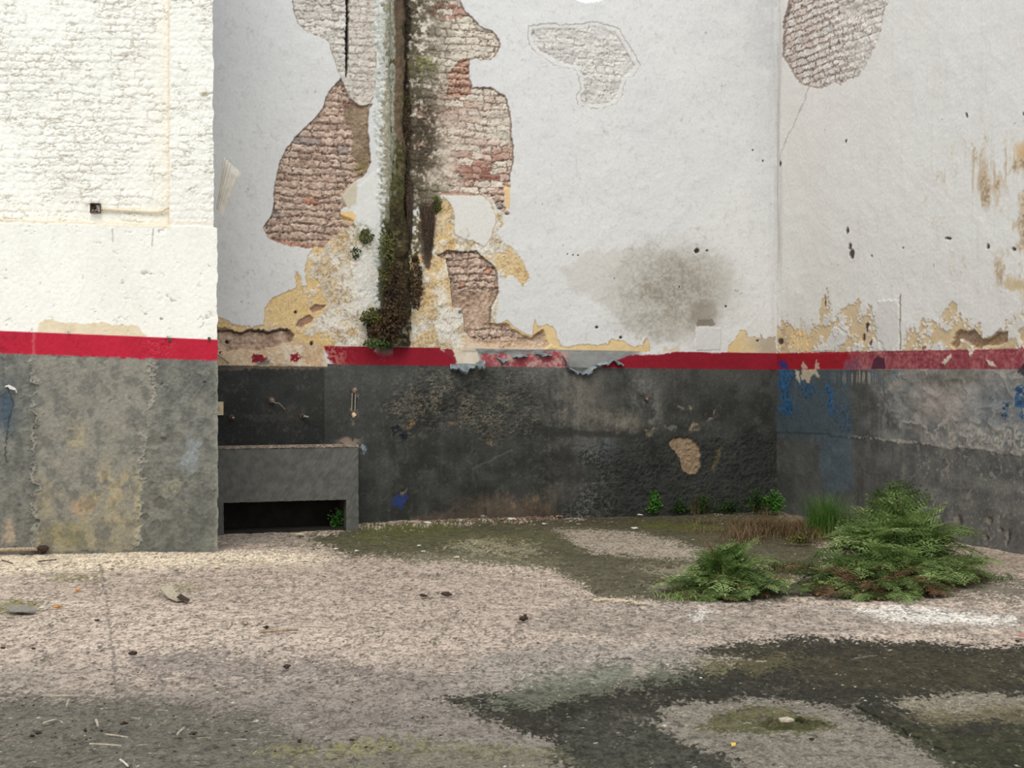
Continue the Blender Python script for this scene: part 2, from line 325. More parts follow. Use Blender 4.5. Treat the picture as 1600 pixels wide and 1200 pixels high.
    d = s.sdf(P, 2.5); m = sstep(-1, 1, d); s.paint(m, (216, 213, 206)); s.H = s.H * (1 - m) + m * .006; s.tex = s.tex * (1 - m) + .06 * m; s.paint((1 - sstep(.2, 1.2, np.abs(d))) * .5, (176, 142, 100))
    for (x, y, rx, ry) in [(727, 367, 8, 11), (692, 380, 7, 7), (718, 388, 8, 5), (716, 487, 9, 10), (701, 494, 7, 9), (694, 525, 12, 12), (700, 515, 9, 8), (790, 536, 9, 9), (560, 538, 10, 9), (507, 420, 6, 12), (508, 520, 6, 7), (725, 460, 4, 4)]:
        dd = np.sqrt(((px - x + (s.ma - .5) * 16) / rx) ** 2 + ((py - y + (s.mb - .5) * 16) / ry) ** 2); m = 1 - sstep(.9, 1.05, dd)
        s.paint(m * .7, (212, 207, 196)); s.H += m * .005; s.paint((1 - sstep(.03, .16, np.abs(dd - 1))) * .3 * sstep(.4, .55, s.fb), (130, 112, 90))
    s.paint(s.blob(719, 487, 3, 3, 1, .6), (110, 104, 98))
    # exposed brick, lower right
    P = [(683, 398), (692, 396), (700, 391), (720, 393), (745, 393), (755, 402), (770, 415), (778, 428), (779, 450), (775, 465), (768, 480), (766, 505), (780, 508), (790, 505), (800, 513), (815, 523), (830, 529), (838, 521), (848, 516), (853, 528), (860, 540), (850, 546), (800, 545), (760, 543), (740, 533), (727, 517), (725, 490), (722, 481), (708, 478), (704, 445), (700, 420), (697, 405)]
    dd = s.sdf(P, 2); m = sstep(-1, 1, dd); sm = sstep(448, 462, py) * (1 - s.mask([(735, 512), (800, 508), (825, 530), (740, 535)], 2, 3))
    red_brick(s, m, .04, smooth=sm, v0=.02); s.paint((1 - sstep(.3, 1.3, np.abs(dd))) * .6, (86, 66, 56))
    m = s.mask([(728, 524), (755, 537), (800, 528), (860, 538), (868, 548), (720, 549)], 4, 3); s.paint(m * .8, s.mix(s.ma, (196, 166, 136), (214, 192, 166))); s.H += m * .012
    # ochre edge above the band, right half
    P = [(766, 503), (778, 508), (792, 500), (800, 508), (818, 520), (830, 524), (834, 508), (836, 496), (841, 510), (856, 505), (868, 518), (871, 530), (876, 541), (892, 543), (905, 538), (925, 539), (948, 538), (955, 530), (975, 533), (990, 542), (1004, 540), (1012, 528), (1016, 538), (1014, 550), (860, 552), (850, 545), (790, 520)]
    d = s.sdf(P, 3); m = sstep(-1, 1, d) * (dd < 1); s.paint(m, s.mix(s.ma, (214, 184, 134), (222, 198, 152))); s.H += m * -.003; s.paint((1 - sstep(.2, 1, np.abs(d))) * (dd < 0) * .5, (150, 116, 78))
    P = [(1036, 549), (1040, 540), (1046, 547), (1060, 538), (1062, 552)]; s.paint(s.mask(P, 2) * .8, (205, 190, 164))
    P = [(1136, 548), (1142, 538), (1150, 530), (1158, 516), (1164, 514), (1168, 526), (1178, 526), (1190, 528), (1188, 520), (1196, 530), (1210, 526), (1213, 553), (1180, 562), (1140, 552)]
    d = s.sdf(P, 3); m = sstep(-1, 1, d); s.paint(m, s.mix(np.clip((px - 1140) / 90 + s.ma * .4, 0, 1), (216, 186, 134), (208, 188, 150), (176, 164, 144))); s.paint((1 - sstep(.2, 1, np.abs(d))) * .5, (140, 112, 80))
    # lower-left ochre and limewash
    P = [(300, 498), (355, 498), (365, 507), (385, 510), (411, 510), (413, 482), (420, 470), (440, 459), (462, 450), (460, 430), (463, 424), (469, 432), (472, 446), (480, 448), (476, 420), (479, 402), (490, 386), (505, 386), (520, 373), (548, 352), (562, 352), (578, 380), (600, 400), (600, 546), (505, 546), (500, 577), (300, 577)]
    d = s.sdf(P, 3); mK = sstep(-1, 1, d); s.H += mK * -.006
    s.paint(mK, s.mix(np.clip(s.na * .5 + s.ma * .5, 0, 1), (212, 178, 116), (216, 188, 138), (206, 180, 146)))
    s.paint((1 - sstep(.2, 1.1, np.abs(d))) * .45, (160, 126, 86))
    edge = sstep(-60, 50, (px - 500) + (py - 470) * .3 + (s.na - .5) * 160)
    lim = np.clip(sstep(.42, .52, s.ma * .5 + s.fa * .28 + .22 * s.nb + .32 * (edge - .6)), 0, 1) * mK
    mo2 = (fbm(s.U * 8 + s.ma * 1.2, s.V * 8 + s.mb * 1.2, 521, 6, .68) - .5) * 1.15 + .5; mo3 = fbm(s.U * 58, s.V * 58, 525, 3); s.tex = s.tex * (1 - mK) + .2 * mK
    s.paint(lim, s.mix(np.clip(s.fb * .6 + s.mb * .4, 0, 1), (180, 164, 140), (206, 196, 178), (222, 216, 206))); s.H += lim * .006
    ek = mK * (.08 + .92 * sstep(.35, .8, edge)); s.paint(ek * sstep(.52, .58, mo2) * sstep(.45, .55, s.nb * .5 + s.mb * .5) * .5, (198, 166, 116)); s.paint(ek * sstep(.55, .63, mo3 * .6 + mo2 * .4) * .6, (142, 120, 92)); s.paint(ek * sstep(.46, .38, mo2) * .7, (224, 219, 208))
    rg2 = sstep(.92, .98, 1 - np.abs(2 * mo2 - 1)) * sstep(.48, .56, s.ma); s.paint(ek * rg2 * .5, (124, 104, 78)); s.H += ek * ((mo2 - .5) * .009 + (mo3 - .5) * .007)
    rim = (1 - sstep(0, .014, np.abs(s.ma * .5 + s.fa * .28 + .22 * s.nb + .32 * (edge - .6) - .42))) * mK; s.paint(rim * .45, (128, 108, 82))
    rim = (1 - sstep(0, .02, np.abs(s.mb - .55))) * mK * edge; s.paint(rim * .3, (140, 122, 96))
    s.paint(s.mask([(556, 340), (590, 300), (592, 420), (592, 480), (560, 478), (552, 440), (558, 400)], 6, 4) * .85, (214, 211, 202))
    m = s.mask([(582, 270), (560, 290), (556, 310), (556, 345), (590, 360), (592, 270)], 3, 1); s.paint(m, (214, 213, 207)); s.H += m * .004
    m = s.mask([(534, 306), (541, 292), (552, 284), (558, 286), (556, 318), (545, 326), (536, 316)], 3, 1); s.paint(m * .9, (196, 186, 164))
    m = s.mask([(533, 330), (550, 330), (558, 338), (552, 350), (533, 340)], 2, 1); s.paint(m, (222, 190, 134))
    s.paint(s.blob(570, 370, 12, 22, 8) * sstep(.45, .55, s.fa) * .6, (92, 92, 50))
    # pinkish render below the broken edge
    m = s.mask([(300, 536), (400, 540), (455, 528), (500, 540), (520, 577), (300, 577)], 5, 3); s.paint(m * .75, s.mix(np.clip(s.ma * .6 + s.fa * .4, 0, 1), (164, 130, 106), (200, 176, 150), (216, 200, 176)))
    P = [(300, 512), (342, 513), (352, 511), (362, 516), (376, 520), (395, 514), (420, 517), (445, 513), (452, 516), (459, 522), (455, 533), (440, 538), (400, 547), (300, 547)]
    d = s.sdf(P, 3); m = sstep(-1, 1, d); red_brick(s, m, .055, smooth=np.ones(s.shape) * .8)
    s.paint(s.line([(300, 515), (362, 517), (376, 521), (396, 516), (420, 519), (448, 515)], 3, 2) * .7, (62, 48, 40))  # shadow under the broken edge painted as a dark line
    for P in ([(484, 482), (492, 477), (510, 477), (503, 484), (488, 488)], [(462, 508), (470, 498), (484, 492), (490, 497), (486, 502), (470, 512)]):
        m = s.mask(P, 2); s.paint(m, (160, 126, 106)); s.H -= m * .02
    for (x, y, r) in [(461, 487, 2.5), (487, 537, 3), (356, 535, 3), (1089, 392, 3.5), (1105, 392, 1.6), (933, 511, 2.4), (970, 527, 2.4), (1134, 479, 1.8), (1061, 448, 1.5), (417, 357, 1.4), (1192, 252, 1.6), (1176, 235, 1.4), (960, 435, 1), (886, 397, 1.2), (895, 398, 1.2), (903, 399, 1.2), (1184, 532, 2)]:
        m = s.blob(x, y, r, r, 1.5, .6); s.paint(m, (52, 46, 42)); s.H -= m * .01
    # ----- dado: dark grey paint
    top = 568.6 + (px - 520) * .0123 + np.where(px < 512, 4.5, 0) + (s.fa - .5) * 1.5
    g = sstep(-.6, .6, py - top)
    grey = s.mix(np.clip(.2 + s.na * .5 + s.ma * .25 + sstep(640, 560, py) * .35 - sstep(740, 800, py) * .1, 0, 1), (38, 38, 35), (50, 51, 47), (68, 69, 65))
    s.paint(g, grey); s.tex = s.tex * (1 - g) + .2 * g
    m9 = fbm(s.U * 5, s.V * 7, 541, 5); s.paint(g * sstep(.52, .64, m9) * .2 * sstep(570, 640, px), (92, 90, 84)); s.paint(g * sstep(.45, .34, m9) * .35, (34, 34, 32)); s.paint(g * sstep(.6, .7, s.st) * .14, (84, 84, 80))
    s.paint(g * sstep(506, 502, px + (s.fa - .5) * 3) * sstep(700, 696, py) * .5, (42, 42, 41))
    s.paint(g * sstep(625, 560, px) * sstep(505, 509, px) * .3, (84, 86, 83))
    fl = sstep(.63, .72, s.fa * .5 + s.fb * .3 + s.ma * .3) ; s.paint(g * fl * .25, (112, 106, 96))
    # rough scabby field
    reg = np.clip(s.mask([(625, 585), (700, 578), (800, 582), (838, 590), (850, 640), (830, 680), (780, 690), (700, 665), (640, 690), (600, 640)], 14, 12), 0, 1)
    rid = 1 - np.abs(2 * fbm(s.U * 16, s.V * 26, 71, 4) - 1); rid2 = 1 - np.abs(2 * fbm(s.U * 22, s.V * 30, 77, 3) - 1)
    rid3 = 1 - np.abs(2 * fbm(s.U * 34, s.V * 44, 79, 4) - 1); gate = sstep(.44, .56, s.nb * .4 + s.mb * .6)
    s.H += g * reg * ((rid - .7) * .016 + (rid3 - .7) * .012); s.paint(g * reg * gate * sstep(.9, .98, rid3) * .75, (146, 132, 110)); s.paint(g * reg * gate * sstep(.88, .98, rid2) * .55, (138, 126, 106)); s.paint(g * reg * sstep(.6, .4, rid3) * .5, (40, 40, 38)); s.paint(g * reg * sstep(.55, .65, s.fb) * .4, (92, 86, 76))
    # pale worn fields
    for (x, y, rx, ry, c, a) in [(880, 585, 60, 22, (118, 116, 110), .8), (905, 635, 55, 48, (128, 122, 112), .8), (960, 660, 40, 14, (140, 130, 116), .6), (1015, 605, 28, 34, (134, 132, 126), .7), (1028, 640, 8, 28, (140, 136, 126), .7), (925, 690, 40, 14, (120, 116, 110), .6), (948, 702, 18, 15, (110, 122, 130), .7), (800, 570, 60, 10, (112, 108, 102), .6), (610, 590, 60, 18, (88, 90, 86), .5), (1060, 600, 40, 30, (84, 82, 78), .5), (985, 655, 16, 18, (150, 142, 126), .6), (905, 600, 20, 60, (120, 112, 102), .4), (860, 772, 30, 16, (112, 102, 88), .5), (900, 740, 40, 50, (92, 88, 80), .4), (770, 785, 60, 12, (112, 92, 74), .7), (835, 790, 30, 8, (150, 126, 98), .7)]:
        m = s.blob(x, y, rx, ry, 12, 1.4); s.paint(g * m * a * np.clip(.25 + 1.5 * (s.st * .4 + s.fa * .4 + s.ma * .4 - .35), 0, 1), c)
    s.paint(g * s.mask([(840, 665), (900, 672), (1000, 676), (1000, 684), (880, 682), (838, 674)], 3, 2) * .7, (50, 50, 48))
    # bark-like rough skim on the lower right
    reg = s.mask([(900, 700), (1020, 690), (1100, 690), (1213, 670), (1216, 810), (880, 812), (930, 740)], 12, 14)
    rg = fbm(s.U * 18, s.V * 18, 91, 4); rr = 1 - np.abs(2 * rg - 1); rr2 = 1 - np.abs(2 * fbm(s.U * 40, s.V * 34, 95, 3) - 1); s.H += g * reg * ((rr - .7) * .016 + (rr2 - .7) * .012); s.paint(g * reg * .55, s.mix(rr ** 3, (34, 35, 34), (52, 52, 50)))
    s.paint(g * reg * sstep(990, 900, px) * sstep(.85, .95, rid2) * .6, (140, 140, 130))
    # bare patches
    P = [(1045, 690), (1052, 684), (1062, 683), (1067, 686), (1076, 683), (1084, 690), (1092, 698), (1096, 712), (1093, 728), (1088, 740), (1078, 740), (1066, 735), (1063, 718), (1055, 706)]
    d = s.sdf(P, 2.5); m = sstep(-1, 1, d); s.paint(m, s.mix(np.clip(s.fa * .6 + s.ma * .4, 0, 1), (128, 106, 84), (158, 138, 112))); s.H += m * (-.02 + (s.fa - .5) * .01)
    for P, c in [([(1078, 664), (1085, 657), (1092, 660), (1094, 670), (1086, 675), (1077, 676)], (164, 148, 124)), ([(1076, 632), (1084, 633), (1081, 643)], (150, 138, 114)), ([(1114, 639), (1120, 640), (1117, 648)], (170, 150, 120)), ([(1008, 672), (1028, 665), (1020, 682), (1012, 680)], (132, 122, 102)), ([(1036, 662), (1056, 668), (1052, 674), (1038, 668)], (130, 126, 114)), ([(1104, 657), (1118, 652), (1110, 660)], (150, 142, 122)), ([(1120, 700), (1127, 695), (1124, 720), (1116, 738), (1110, 734)], (110, 98, 66)), ([(564, 698), (572, 697), (573, 706), (568, 711), (564, 706)], (160, 178, 188)), ([(638, 762), (634, 766), (624, 770), (628, 774), (636, 770)], (176, 150, 120)), ([(1052, 634), (1062, 630), (1070, 634), (1072, 638)], (140, 130, 114)), ([(958, 674), (966, 670), (964, 680)], (140, 118, 92)), ([(700, 657), (712, 656), (716, 664), (704, 662)], (150, 118, 88)), ([(637, 658), (648, 656), (646, 662), (638, 670)], (150, 120, 80)), ([(760, 688), (768, 682), (772, 700), (764, 696)], (146, 126, 96))]:
        m = s.mask(P, 5) * (.35 + .65 * sstep(.36, .48, s.fa)); s.paint(m * .85, s.mix(s.fb, np.array(c) * .7, c)); s.H -= m * .008
    s.paint(s.mask([(617, 775), (634, 770), (637, 778), (630, 790), (623, 797), (617, 788), (610, 788)], 5) * .9, (42, 56, 104))
    s.paint(s.mask([(612, 668), (628, 662), (630, 672), (640, 684), (634, 690), (618, 678)], 6) * sstep(.48, .52, s.fa) * .9, (26, 28, 36))
    s.paint(s.line([(738, 734), (770, 718), (800, 703)], 1.5, 2, 2) * .5, (100, 96, 90))
    s.paint(s.mask([(640, 806), (740, 795), (860, 788), (880, 806), (740, 818), (640, 820)], 8, 5) * .45, (104, 84, 66))
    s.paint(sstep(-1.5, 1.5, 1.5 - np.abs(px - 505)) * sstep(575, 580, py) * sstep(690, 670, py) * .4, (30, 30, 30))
    # white drips around valve, trough top stain
    s.paint(s.mask([(548, 604), (558, 603), (558, 622), (549, 620)], 4) * .8, (148, 136, 124)); s.paint(s.mask([(546, 640), (560, 640), (558, 658), (550, 664)], 5) * .6, (128, 120, 104))
    s.paint(s.blob(545, 690, 22, 6, 6) * .7, (168, 140, 120)); s.paint(s.blob(425, 650, 60, 6, 10) * .3, (96, 92, 86))
    # mottled edge of render just above the dark panel
    s.paint(g * s.blob(430, 575, 90, 4, 6) * .5, (150, 126, 104))
    # ----- red band
    yt = 541.5 + (px - 560) * .0160; yb = 570 + (px - 560) * .0123
    inb = sstep(-.8, .8, py - yt) * sstep(.8, -.8, py - yb)
    nz = (s.ma - .5) * 16 + (s.fa - .5) * 8
    full = sstep(-3, 3, (px - 508) - (py - 548) * .8 + nz * 1.2) * sstep(3, -3, (px - 690) - (py - 545) * 1.0 + nz * .5)
    full2 = sstep(-3, 3, (px - 980) + (py - 556) * 2.2 * 1.0 + nz * .7) * sstep(-2, 1, py - (551 + nz * .35 + 5 * sstep(1060, 1010, px)))
    worn = sstep(748, 754, px + nz * .3) * sstep(892, 884, px + nz * .2) * sstep(-1.5, 1.5, py - (553 + nz * .6 - 6 * sstep(835, 870, px)))
    frag = sstep(.5, .54, s.ma * .6 + s.fa * .4) * sstep(700, 690, px) * sstep(690, 720, px)
    s.paint(inb * sstep(690, 700, px) * sstep(1010, 985, px), s.mix(s.ma, (122, 124, 122), (146, 146, 142)))
    s.paint(inb * s.mask([(690, 540), (745, 545), (752, 560), (742, 572), (700, 566)], 4, 2), s.mix(s.ma, (200, 184, 158), (214, 204, 186)))
    s.paint(inb * s.mask([(696, 548), (704, 546), (712, 560), (716, 571), (698, 571)], 5, 1), (132, 40, 52))
    red = s.mix(np.clip(s.na * .6 + s.fa * .4, 0, 1), (124, 20, 36), (146, 28, 44))
    s.paint(inb * full, red); s.paint(inb * full2 * (px > 900), red)
    s.paint(inb * worn, s.mix(np.clip(s.fa + (s.ma - .5), 0, 1), (148, 62, 70), (158, 86, 88), (182, 150, 142)))
    s.paint(inb * full * (1 - sstep(525, 560, px + nz)) * sstep(.48, .56, s.fb + .02) * .8, (176, 120, 104))
    s.paint(inb * full * sstep(.66, .75, s.fb * .6 + s.ma * .4) * .4, (160, 70, 70))
    for P in ([(392, 562), (398, 552), (408, 553), (420, 561), (416, 567), (394, 567)], [(455, 556), (466, 550), (474, 555), (466, 564), (456, 566)], [(342, 549), (350, 550), (345, 556)]):
        s.paint(s.mask(P, 4) * (s.fa > .4), (132, 34, 48))
    s.paint(s.mask([(400, 566), (425, 563), (418, 571), (400, 572)], 3) * .7, (92, 104, 96))
    s.paint((inb > .5) * (1 - sstep(0, 1.2, np.abs(py - yt))) * full * .3, (90, 20, 30))
    # ----- slot chased in the upper wall
    m = sstep(1.5, .6, np.abs(px - 542.5 - (s.fa - .5) * 3 + (py - 60) * .012) - np.clip((130 - py) / 60, 0, 1) * 1.2) * sstep(124, 112, py)
    s.H -= m * .07; s.paint(m, (48, 44, 42))
    # ----- strip along the downpipe
    x0 = 588 + (s.na - .5) * 26 + (s.ma - .5) * 26 + (s.fa - .5) * 8
    m = sstep(-1, 1, px - x0) * sstep(616, 610, px) * sstep(560, 540, py)
    s.paint(m, s.mix(np.clip(s.ma * .7 + s.fa * .3, 0, 1), (168, 170, 160), (206, 208, 202), (216, 216, 210))); s.H += m * .035 * sstep(0, 12, px - x0)
    s.paint(m * sstep(595, 604, px + (s.fa - .5) * 24 + (s.ma - .5) * 16) * .85, s.mix(s.fb * .6 + s.ma * .4, (84, 80, 62), (132, 126, 104), (176, 170, 150))); s.tex = s.tex * (1 - m) + .22 * m
    s.paint(m * sstep(330, 420, py + (px - 595) * 3 + (s.ma - .5) * 120) * sstep(588, 594, px + (s.fa - .5) * 10) * .85, (52, 50, 34))
    x1 = 641 + (s.na - .5) * 14 + 3 * np.sin(py * .04)
    m = sstep(612, 616, px) * sstep(2, -2, px - x1 - (s.fa - .5) * 10) * sstep(545, 535, py)
    s.paint(m * .93, s.mix(np.clip(s.fa * 1.2 - .1, 0, 1), (30, 26, 20), (52, 46, 32), (70, 64, 48)))
    s.H -= m * .03 * (1 - sstep(300, 380, py))
    m = s.mask([(640, 330), (655, 320), (668, 330), (655, 420), (640, 500), (628, 540), (622, 540), (630, 420)], 6, 3)
    s.paint(m * sstep(.44, .54, s.fa * .6 + s.ma * .4) * .8, (76, 72, 48))
    s.paint(s.blob(650, 440, 12, 40, 8) * sstep(.5, .56, s.fa) * .9, (40, 34, 24))
    m = s.mask([(655, 318), (680, 312), (682, 350), (676, 400), (668, 425), (658, 400), (655, 360)], 4, 2); s.paint(m * .8, s.mix(s.st, (48, 38, 32), (92, 76, 62)))
    s.paint(s.blob(683, 318, 6, 14, 4) * .7, (70, 76, 34))
    # sky hole high in the wall
    hole = (((px - 920 + (s.ma - .5) * 14) / 24) ** 2 + ((py + 2 + (s.fa - .5) * 4) / 7) ** 2) < 1
    s.H += (s.fb - .5) * .0025
    o = build_surface('wall_back', s, nB, M_wall, 1.0, kill=hole)
    return structure(o)
back_wall()

# ------------------------------------------------------------------ RIGHT WALL
def right_wall():
    s = wall_grid(FR, -.01, LR, -.09, TOP, .009, .0075, 2)
    px, py = s.px, s.py
    s.C[:] = s.mix(np.clip(s.big * .5 + s.na * .3 + .1, 0, 1), (219, 213, 206), (222, 219, 212), (227, 225, 218))
    s.H += (s.na - .5) * .012 + (s.ma - .5) * .005; s.tex[:] = .06
    s.paint(sstep(.58, .72, s.st * .7 + s.ma * .3) * .2, (206, 198, 190))
    s.paint(sstep(.8, .86, s.fb * .55 + s.mb * .5) * .6, (130, 116, 100))
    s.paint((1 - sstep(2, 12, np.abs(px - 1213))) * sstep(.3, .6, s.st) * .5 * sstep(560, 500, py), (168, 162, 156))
    P = [(1236, -200), (1232, 5), (1226, 30), (1224, 60), (1225, 90), (1232, 104), (1242, 120), (1252, 130), (1262, 133), (1276, 138), (1290, 134), (1302, 128), (1312, 132), (1320, 125), (1338, 118), (1348, 108), (1355, 95), (1365, 75), (1374, 50), (1382, 20), (1388, 0), (1400, -200)]
    d = s.sdf(P, 2.5); m = sstep(-1, 1, d)
    dd, r1, r2, du, dv = s.bricks(.19, .072, skew=-.02)
    white_brick(s, m, (216, 209, 200), (150, 132, 120), .026, .36, h=.072, L=.19)
    s.paint(m * sstep(1345, 1300, px) * (1 - sstep(.002, .007, dd)) * .8, (104, 80, 70)); s.paint(m * sstep(1320, 1250, px) * sstep(.5, .7, r1) * .4, (184, 160, 146))
    s.paint((1 - sstep(.3, 1.8, np.abs(d))) * sstep(1385, 1340, px + 0) * .75, (104, 84, 74))
    s.paint(s.line([(1262, 136), (1256, 160), (1240, 195), (1225, 225), (1218, 250)], .6, 2) * .5, (150, 140, 130))
    # ochre wear, right side
    reg = s.mask([(1480, 300), (1520, 250), (1560, 215), (1750, 190), (1750, 470), (1590, 460), (1540, 420), (1490, 330)], 40, 45)
    wr = fbm(s.U * 7, s.V * 2.6, 651, 6, .62); reg = reg * sstep(.32, .5, s.nb); s.paint(reg * sstep(.46, .57, wr) * .7, (196, 172, 138)); s.paint(reg * sstep(.52, .62, wr) * sstep(.48, .58, s.fb) * .6, (140, 114, 88))
    s.paint(s.blob(1596, 235, 14, 14, 6) * .6, (206, 160, 104)); s.paint(s.blob(1590, 445, 22, 12, 8, .6) * .7, (200, 172, 126))
    s.paint(s.blob(1540, 270, 60, 28, 14) * sstep(.5, .65, s.st) * .5, (180, 152, 118))
    # peeled bottom edge
    top = 515 + 12 * np.sin(px * .05) - 52 * np.exp(-((px - 1289) / 8) ** 2) - 28 * np.exp(-((px - 1335) / 26) ** 2) - 18 * np.exp(-((px - 1300) / 30) ** 2) - 20 * np.exp(-((px - 1440) / 22) ** 2) - 32 * np.exp(-((px - 1487) / 12) ** 2) - 22 * np.exp(-((px - 1515) / 16) ** 2) - 18 * sstep(1540, 1600, px) + 40 * np.exp(-((px - 1392) / 16) ** 2)
    nz = (s.ma - .5) * 40 + (s.fa - .5) * 16 + (s.st - .5) * 26
    d = py - top + nz; m = sstep(-1, 1, d) * (py < 552)
    s.paint(m, s.mix(np.clip(s.na * .5 + s.ma * .7 - .1 + (s.fa - .5) * .3, 0, 1), (178, 158, 132), (206, 182, 144), (214, 190, 152), (196, 180, 158))); s.H -= m * .006
    s.paint((1 - sstep(.3, 1.5, np.abs(d))) * .4 * (py < 550), (150, 122, 92))
    lim = m * sstep(.53, .57, s.mb * .6 + s.fb * .3 + .1 * s.na); s.paint(lim, (214, 208, 198)); s.H += lim * .006
    for P in ([(1268, 548), (1290, 535), (1300, 515), (1315, 505), (1328, 512), (1322, 530), (1310, 548)], [(1330, 548), (1334, 535), (1343, 540), (1346, 548)], [(1372, 548), (1368, 500), (1372, 470), (1404, 470), (1406, 520), (1395, 548)], [(1356, 545), (1358, 535), (1364, 548)]):
        mm = s.mask(P, 3); s.paint(mm, (216, 212, 205)); s.H += mm * .006
    s.paint(s.mask([(1231, 540), (1234, 520), (1245, 515), (1262, 520), (1268, 535), (1262, 550), (1234, 550)], 3), s.mix(s.ma, (222, 190, 140), (224, 200, 158)))
    s.paint(s.mask([(1452, 548), (1455, 538), (1468, 530), (1478, 540), (1478, 548)], 3), (216, 210, 200))
    s.paint(s.line([(1407, 460), (1407, 545)], 1.2, 1.5) * .6, (110, 92, 76))
    dk = s.mask([(1485, 540), (1492, 520), (1500, 515), (1510, 520), (1522, 516), (1532, 530), (1545, 528), (1555, 520), (1573, 520), (1574, 532), (1560, 538), (1540, 540), (1530, 545), (1515, 540), (1500, 530), (1492, 545)], 3)
    s.paint(dk * .8, s.mix(s.fa, (116, 88, 66), (160, 130, 102))); s.H -= dk * .03
    for (x, y, r, q) in [(1355, 512, 2.5, 8), (1349, 527, 2.5, 6), (1361, 536, 2, 5), (1324, 360, 2.5, 5), (1328, 386, 2, 5), (1331, 397, 3, 8), (1510, 180, 2, 3.5), (1600, 179, 2, 3), (1219, 256, 2.5, 4), (1322, 221, 1, 3), (1411, 387, 1.5, 1.5), (1480, 373, 5, 2), (1218, 533, 4, 5), (1290, 470, 1.5, 8), (1544, 385, 2, 4), (1585, 390, 3, 3), (1363, 400, 1, 2)]:
        m2 = s.blob(x, y, r, q, 2, .6); s.paint(m2 * .9, (70, 60, 52)); s.H -= m2 * .012
    # dado
    g = sstep(-.7, .7, py - 577)
    t = np.clip(.25 + .3 * s.na + .3 * s.ma + .55 * sstep(1330, 1480, px) - .25, 0, 1)
    s.paint(g, s.mix(t, (74, 74, 70), (88, 88, 84), (118, 118, 113), (132, 130, 124)))
    s.tex = s.tex * (1 - g) + .2 * g; m9 = fbm(s.U * 4, s.V * 6, 641, 5); s.paint(g * sstep(.5, .62, m9) * .4 * sstep(1330, 1400, px), (148, 144, 136)); s.paint(g * sstep(.47, .36, m9) * .45, (62, 62, 60)); s.paint(g * sstep(.56, .68, s.st * .6 + s.fa * .4) * .4 * sstep(1320, 1400, px), (150, 146, 138))
    cl = g * s.mask([(1380, 600), (1450, 575), (1600, 580), (1700, 590), (1700, 712), (1600, 704), (1500, 692), (1440, 684), (1400, 668), (1385, 640)], 14, 12)
    s.paint(cl * .6, s.mix(np.clip(s.ma * 1.3 - .15, 0, 1), (100, 102, 100), (136, 132, 126), (158, 148, 138)))
    rid = 1 - np.abs(2 * fbm(s.U * 3.5, s.V * 5, 33, 4) - 1)
    s.paint(cl * sstep(.93, .985, rid) * .7, (176, 168, 156)); s.H += cl * (rid - .6) * .03
    s.paint(g * s.blob(1475, 630, 50, 32, 10) * .6, (160, 148, 138)); s.paint(g * s.blob(1480, 590, 50, 12, 8) * .6, (98, 94, 84))
    s.paint(g * s.blob(1570, 640, 60, 40, 14) * .4, (106, 114, 120))
    # darker painted lower zone under a slanting edge
    ye = 676 + 8 * sstep(1250, 1330, px) + (px - 1330) * .10 * (px > 1330) + (s.ma - .5) * 10
    lo = sstep(-1, 1, py - ye) * g
    s.paint(lo * sstep(1300, 1340, px) * .75, s.mix(np.clip(s.ma * .6 + s.fa * .3 + s.st * .3 - .1, 0, 1), (62, 61, 58), (84, 82, 78), (104, 100, 95)))
    s.paint(g * (1 - sstep(1, 4, np.abs(py - ye + 2))) * sstep(1310, 1350, px) * sstep(.4, .55, s.fa * .6 + s.mb * .4) * .8, (168, 160, 148))
    s.H += -lo * .005
    s.paint(g * s.mask([(1470, 668), (1700, 665), (1700, 712), (1560, 706), (1490, 694)], 10, 8) * sstep(.5, .56, s.fa * .6 + s.fb * .4) * .7, (172, 164, 150))
    s.paint(lo * sstep(.6, .68, s.fb * .6 + s.mb * .4) * sstep(1360, 1460, px) * .55, (160, 152, 138))
    for (x0, y0, x1, y1) in [(1420, 765, 1600, 800), (1400, 785, 1500, 830), (1480, 745, 1640, 770)]:
        s.paint(s.line([(x0, y0), (x1, y1)], 6, 8, 14) * .4 * np.clip(s.hr * 1.6, 0, 1), (136, 132, 124))
    s.paint(g * sstep(770, 850, py - (px - 1400) * .1) * .45 * np.clip(s.st + .2, 0, 1), (122, 120, 116))
    for (x, y, r, q) in [(1498, 820, 6, 14), (1545, 812, 8, 6), (1575, 840, 3, 14), (1540, 842, 3, 4), (1563, 828, 4, 3)]:
        m2 = s.blob(x, y, r, q, 4, .6); s.paint(m2 * .5, (40, 38, 36)); s.paint(s.blob(x - 3, y, r * .6, q, 4, .6) * .6, (160, 150, 134)); s.H -= m2 * .01
    # blue under-paint
    bl = g * s.mask([(1213, 560), (1330, 560), (1332, 700), (1330, 765), (1290, 770), (1278, 690), (1213, 680)], 8, 8)
    s.paint(bl * .55 * np.clip(.4 + s.st, 0, 1), (66, 86, 98))
    s.paint(g * s.mask([(1276, 680), (1332, 676), (1334, 765), (1300, 765), (1284, 740)], 6, 4) * .45, s.mix(s.ma, (78, 88, 96), (98, 112, 122)))
